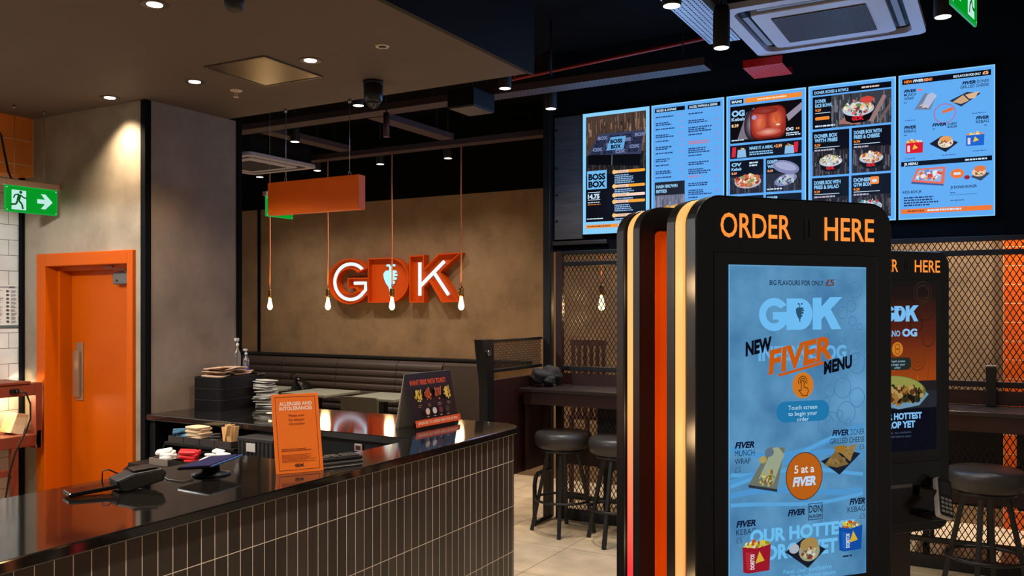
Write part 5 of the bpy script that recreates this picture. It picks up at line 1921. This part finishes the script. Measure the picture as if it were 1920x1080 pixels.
# pendant spotlights of the open ceiling
p0 = thing('pendant_spotlight', 'x', 'light', (0, 0, 0), 0, 'black cylinder spotlights')
MB().lathe([(0.036, 0.0), (0.04, 0.003), (0.04, 0.17), (0.034, 0.2), (0.01, 0.2)], n=26).build('body', M_black, p0)
MB().lathe([(0.002, -0.0015), (0.034, -0.001), (0.0355, 0.0005), (0.002, 0.0008)], n=26).build('lens', glow((255, 248, 236), 3.2), p0)
MB().cyl((0, 0, 0.2), (0, 0, 0.7), 0.007, n=10).build('stem', M_black, p0)
PS = [(-3.746, 4.517, 'black cylinder spotlight just behind the security camera', 20), (-2.669, 4.611, 'black cylinder spotlight behind the corner of the lowered ceiling', 26), (-2.67, 5.235, 'black cylinder spotlight nearest the timber panel', 46), (-5.099, 6.466, 'black cylinder spotlight right of the orange box sign', 30), (-4.366, 6.514, 'black cylinder spotlight beside the rightmost hanging cord', 30), (-5.014, 5.249, 'black cylinder spotlight above the orange box sign', 16), (-6.681, 6.484, 'black cylinder spotlight far left near the pillar', 30), (-5.876, 6.461, 'black cylinder spotlight at the corner of the left air conditioner', 30), (-1.18, 4.118, 'bright cylinder spotlight at the left corner of the ceiling air conditioner', 26), (-1.195, 3.443, 'cylinder spotlight above the big perforated cable tray at the top edge', 12), (-0.244, 4.482, 'black cylinder spotlight left of the top exit sign', 26),
      (-2.75, 6.85, 'added unseen spotlight behind the menu wall over the left booth', 40), (-1.5, 6.85, 'added unseen spotlight behind the menu wall over the middle booth', 40), (-0.45, 6.88, 'added unseen spotlight behind the menu wall over the right booth', 70), (0.55, 6.8, 'added unseen spotlight behind the menu wall by the orange tiles', 130),  # hidden spotlights added to brighten the space behind the mesh
      (-1.15, 1.15, 'added unseen spotlight over the customer side of the counter, nearer one', 74), (-1.1, 2.75, 'added unseen spotlight over the customer side of the counter, further one', 34)]  # spotlights out of view, added to light counter front, sign and floor
for i, (x, y, l, pw) in enumerate(PS):
    if i == 0:
        p0.location = (x, y, 2.95)  # lens height
        p0['label'] = l
        p0.matrix_basis = Matrix.Translation((x, y, 2.95))
        o = p0
    else:
        o = dup(p0, (x, y, 2.85 if i in (8, 9) else 2.95), label=l)
    lamp('spotlight', 'SPOT', (0, 0, -0.01), pw * 2.2, NEUT, o, 0.05, 130, 1.0)

o = dup(p0, (-3.9, 1.6, 2.3), label='unseen spotlight added low over the kitchen beyond the left edge')  # added lamp out of view that brightens white tiles and door wall
lamp('spotlight', 'SPOT', (0, 0, -0.01), 120, (0.95, 0.97, 1.0), o, 0.05, 174, 0.12)

# perforated cable trays
M_perf = mat('perforation', (10, 10, 12), 0.9)


def cable_tray(label, p0_, p1_, w, z, m, holes=True, side=0.045):
    (x0, y0), (x1, y1) = p0_, p1_
    L = math.hypot(x1 - x0, y1 - y0)
    h = thing('cable_tray', label, 'tray', ((x0 + x1) / 2, (y0 + y1) / 2, z), math.atan2(y1 - y0, x1 - x0))
    b = MB()
    b.box(-L / 2, L / 2, -w / 2, w / 2, 0, 0.003)
    b.box(-L / 2, L / 2, -w / 2, -w / 2 + 0.003, 0.003, side)
    b.box(-L / 2, L / 2, w / 2 - 0.003, w / 2, 0.003, side)
    b.build('channel', m, h)
    if holes:
        b = MB()
        n = int(L / 0.028)
        r = max(2, int(w / 0.022))
        for i in range(n):
            for k in range(r):
                x = -L / 2 + 0.014 + i * 0.028 + (0.007 if k % 2 else -0.007)
                y = -w / 2 + (k + 0.5) * w / r
                b.poly([(x - 0.008, y - 0.003, -0.0006), (x - 0.008, y + 0.003, -0.0006), (x + 0.008, y + 0.003, -0.0006), (x + 0.008, y - 0.003, -0.0006)])
        b.build('slots', M_perf, h)
    for x in (-L / 2 + min(0.15, L / 4), L / 2 - min(0.15, L / 4)):
        MB().cyl((x, 0, 0.003), (x, 0, 3.55 - z), 0.004, n=8).build('hanger_rod', M_black, h)
    return h


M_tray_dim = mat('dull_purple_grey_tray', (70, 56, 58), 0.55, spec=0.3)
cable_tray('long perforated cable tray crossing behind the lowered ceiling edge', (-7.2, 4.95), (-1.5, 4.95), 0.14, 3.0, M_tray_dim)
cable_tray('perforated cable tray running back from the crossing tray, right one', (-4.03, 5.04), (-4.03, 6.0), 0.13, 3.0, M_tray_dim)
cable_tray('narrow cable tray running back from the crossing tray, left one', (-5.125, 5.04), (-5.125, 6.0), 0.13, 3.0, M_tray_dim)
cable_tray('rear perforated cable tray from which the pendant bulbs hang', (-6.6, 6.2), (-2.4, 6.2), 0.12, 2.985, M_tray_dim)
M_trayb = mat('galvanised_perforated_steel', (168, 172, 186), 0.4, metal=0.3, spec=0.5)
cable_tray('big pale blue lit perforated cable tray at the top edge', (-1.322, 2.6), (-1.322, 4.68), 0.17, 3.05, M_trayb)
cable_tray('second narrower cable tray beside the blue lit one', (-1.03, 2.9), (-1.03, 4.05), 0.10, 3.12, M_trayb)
cable_tray('short red perforated cable tray beneath the ceiling air conditioner', (-1.325, 5.20), (-1.10, 5.20), 0.27, 3.0, mat('red_perforated_steel', (190, 26, 22), 0.45, spec=0.4))
tag(MB().cyl((-3.1, 5.35, 3.22), (-1.3, 5.05, 3.22), 0.012).cyl((-3.0, 5.33, 3.22), (-3.0, 5.33, 3.55), 0.008).cyl((-1.5, 5.08, 3.22), (-1.5, 5.08, 3.55), 0.008).build('sprinkler_pipe', M_red), 'thin red sprinkler pipe across the black ceiling', 'pipe')
h = thing('projector', 'small dark box fitting with a pale underside in the black ceiling', 'fitting', (-2.99, 4.73, 2.87))
MB().box(-0.10, 0.10, -0.13, 0.13, 0.004, 0.12, bev=0.006).build('body', M_black, h)
MB().box(-0.09, 0.09, -0.12, 0.12, 0, 0.0039).build('underside', mat('grey_underside', (56, 48, 47), 0.5), h)
MB().cyl((0, 0, 0.12), (0, 0, 0.68), 0.01, n=10).build('stem', M_black, h)
h = thing('hanging_rod_lamp', 'short dark red cylinder hanging in the black ceiling', 'fitting', (-3.77, 4.85, 2.80))
MB().cyl((0, 0, 0.0), (0, 0, 0.17), 0.022, n=16).build('body', mat('dark_red_cylinder', (70, 30, 30), 0.5), h)
MB().cyl((0, 0, 0.17), (0, 0, 0.75), 0.006, n=10).build('stem', M_black, h)


# ceiling cassette air conditioners
def cassette(label, x, y, z, s, rz=0.0):
    h = thing('air_conditioner', label, 'air conditioner', (x, y, z), rz)
    o, i2 = s / 2, s / 2 * 0.70
    mm = mat('pale_grey_ac_plastic', (176, 174, 186), 0.45, spec=0.4)
    out = rrect(-o, o, -o, o, 0.05, 5)
    inn = rrect(-o * 0.86, o * 0.86, -o * 0.86, o * 0.86, 0.06, 5)
    b = MB()
    b.ring(out, inn, 0.0, 0.03, axis='z')
    b.build('fascia', mm, h)
    b = MB()
    b.box(-o * 0.9, o * 0.9, -o * 0.9, o * 0.9, 0.031, 0.26)
    b.build('body', M_black, h)
    b = MB()
    b.prism(rrect(-i2, i2, -i2, i2, 0.03, 4), -0.004, 0.03, bev=0.005)
    b.build('grille_panel', mm, h)
    gm = mat('dark_grille', (64, 62, 66), 0.6)
    b = MB()
    g = i2 * 0.72
    b.box(-g, g, -g, g, -0.0055, -0.0042)
    for k in range(26):
        y_ = -g + (k + 0.5) * 2 * g / 26
        b.box(-g, g, y_ - 0.003, y_ + 0.003, -0.010, -0.0056, m=mat('grille_bar', (86, 84, 90), 0.5))
    b.build('grille', gm, h)
    for a in range(4):
        R = Matrix.Rotation(a * PI / 2, 4, 'Z')
        c = (i2 + o * 0.86) / 2
        MB().box(c - 0.018, c + 0.012, -i2 * 0.86, i2 * 0.86, 0.006, 0.012, bev=0.002, M=R).build('louvre', mat('grey_louvre', (120, 118, 126), 0.5), h)
    for sx in (-1, 1):
        for sy in (-1, 1):
            MB().cyl((sx * o * 0.7, sy * o * 0.7, 0.26), (sx * o * 0.7, sy * o * 0.7, 3.55 - z), 0.005, n=8).build('hanger_rod', M_black, h)


cassette('large ceiling cassette air conditioner lit blue above the menu screens', -0.79, 4.62, 3.05, 0.875)
cassette('ceiling cassette air conditioner at left behind the orange box sign', -5.98, 5.70, 2.9, 0.84)
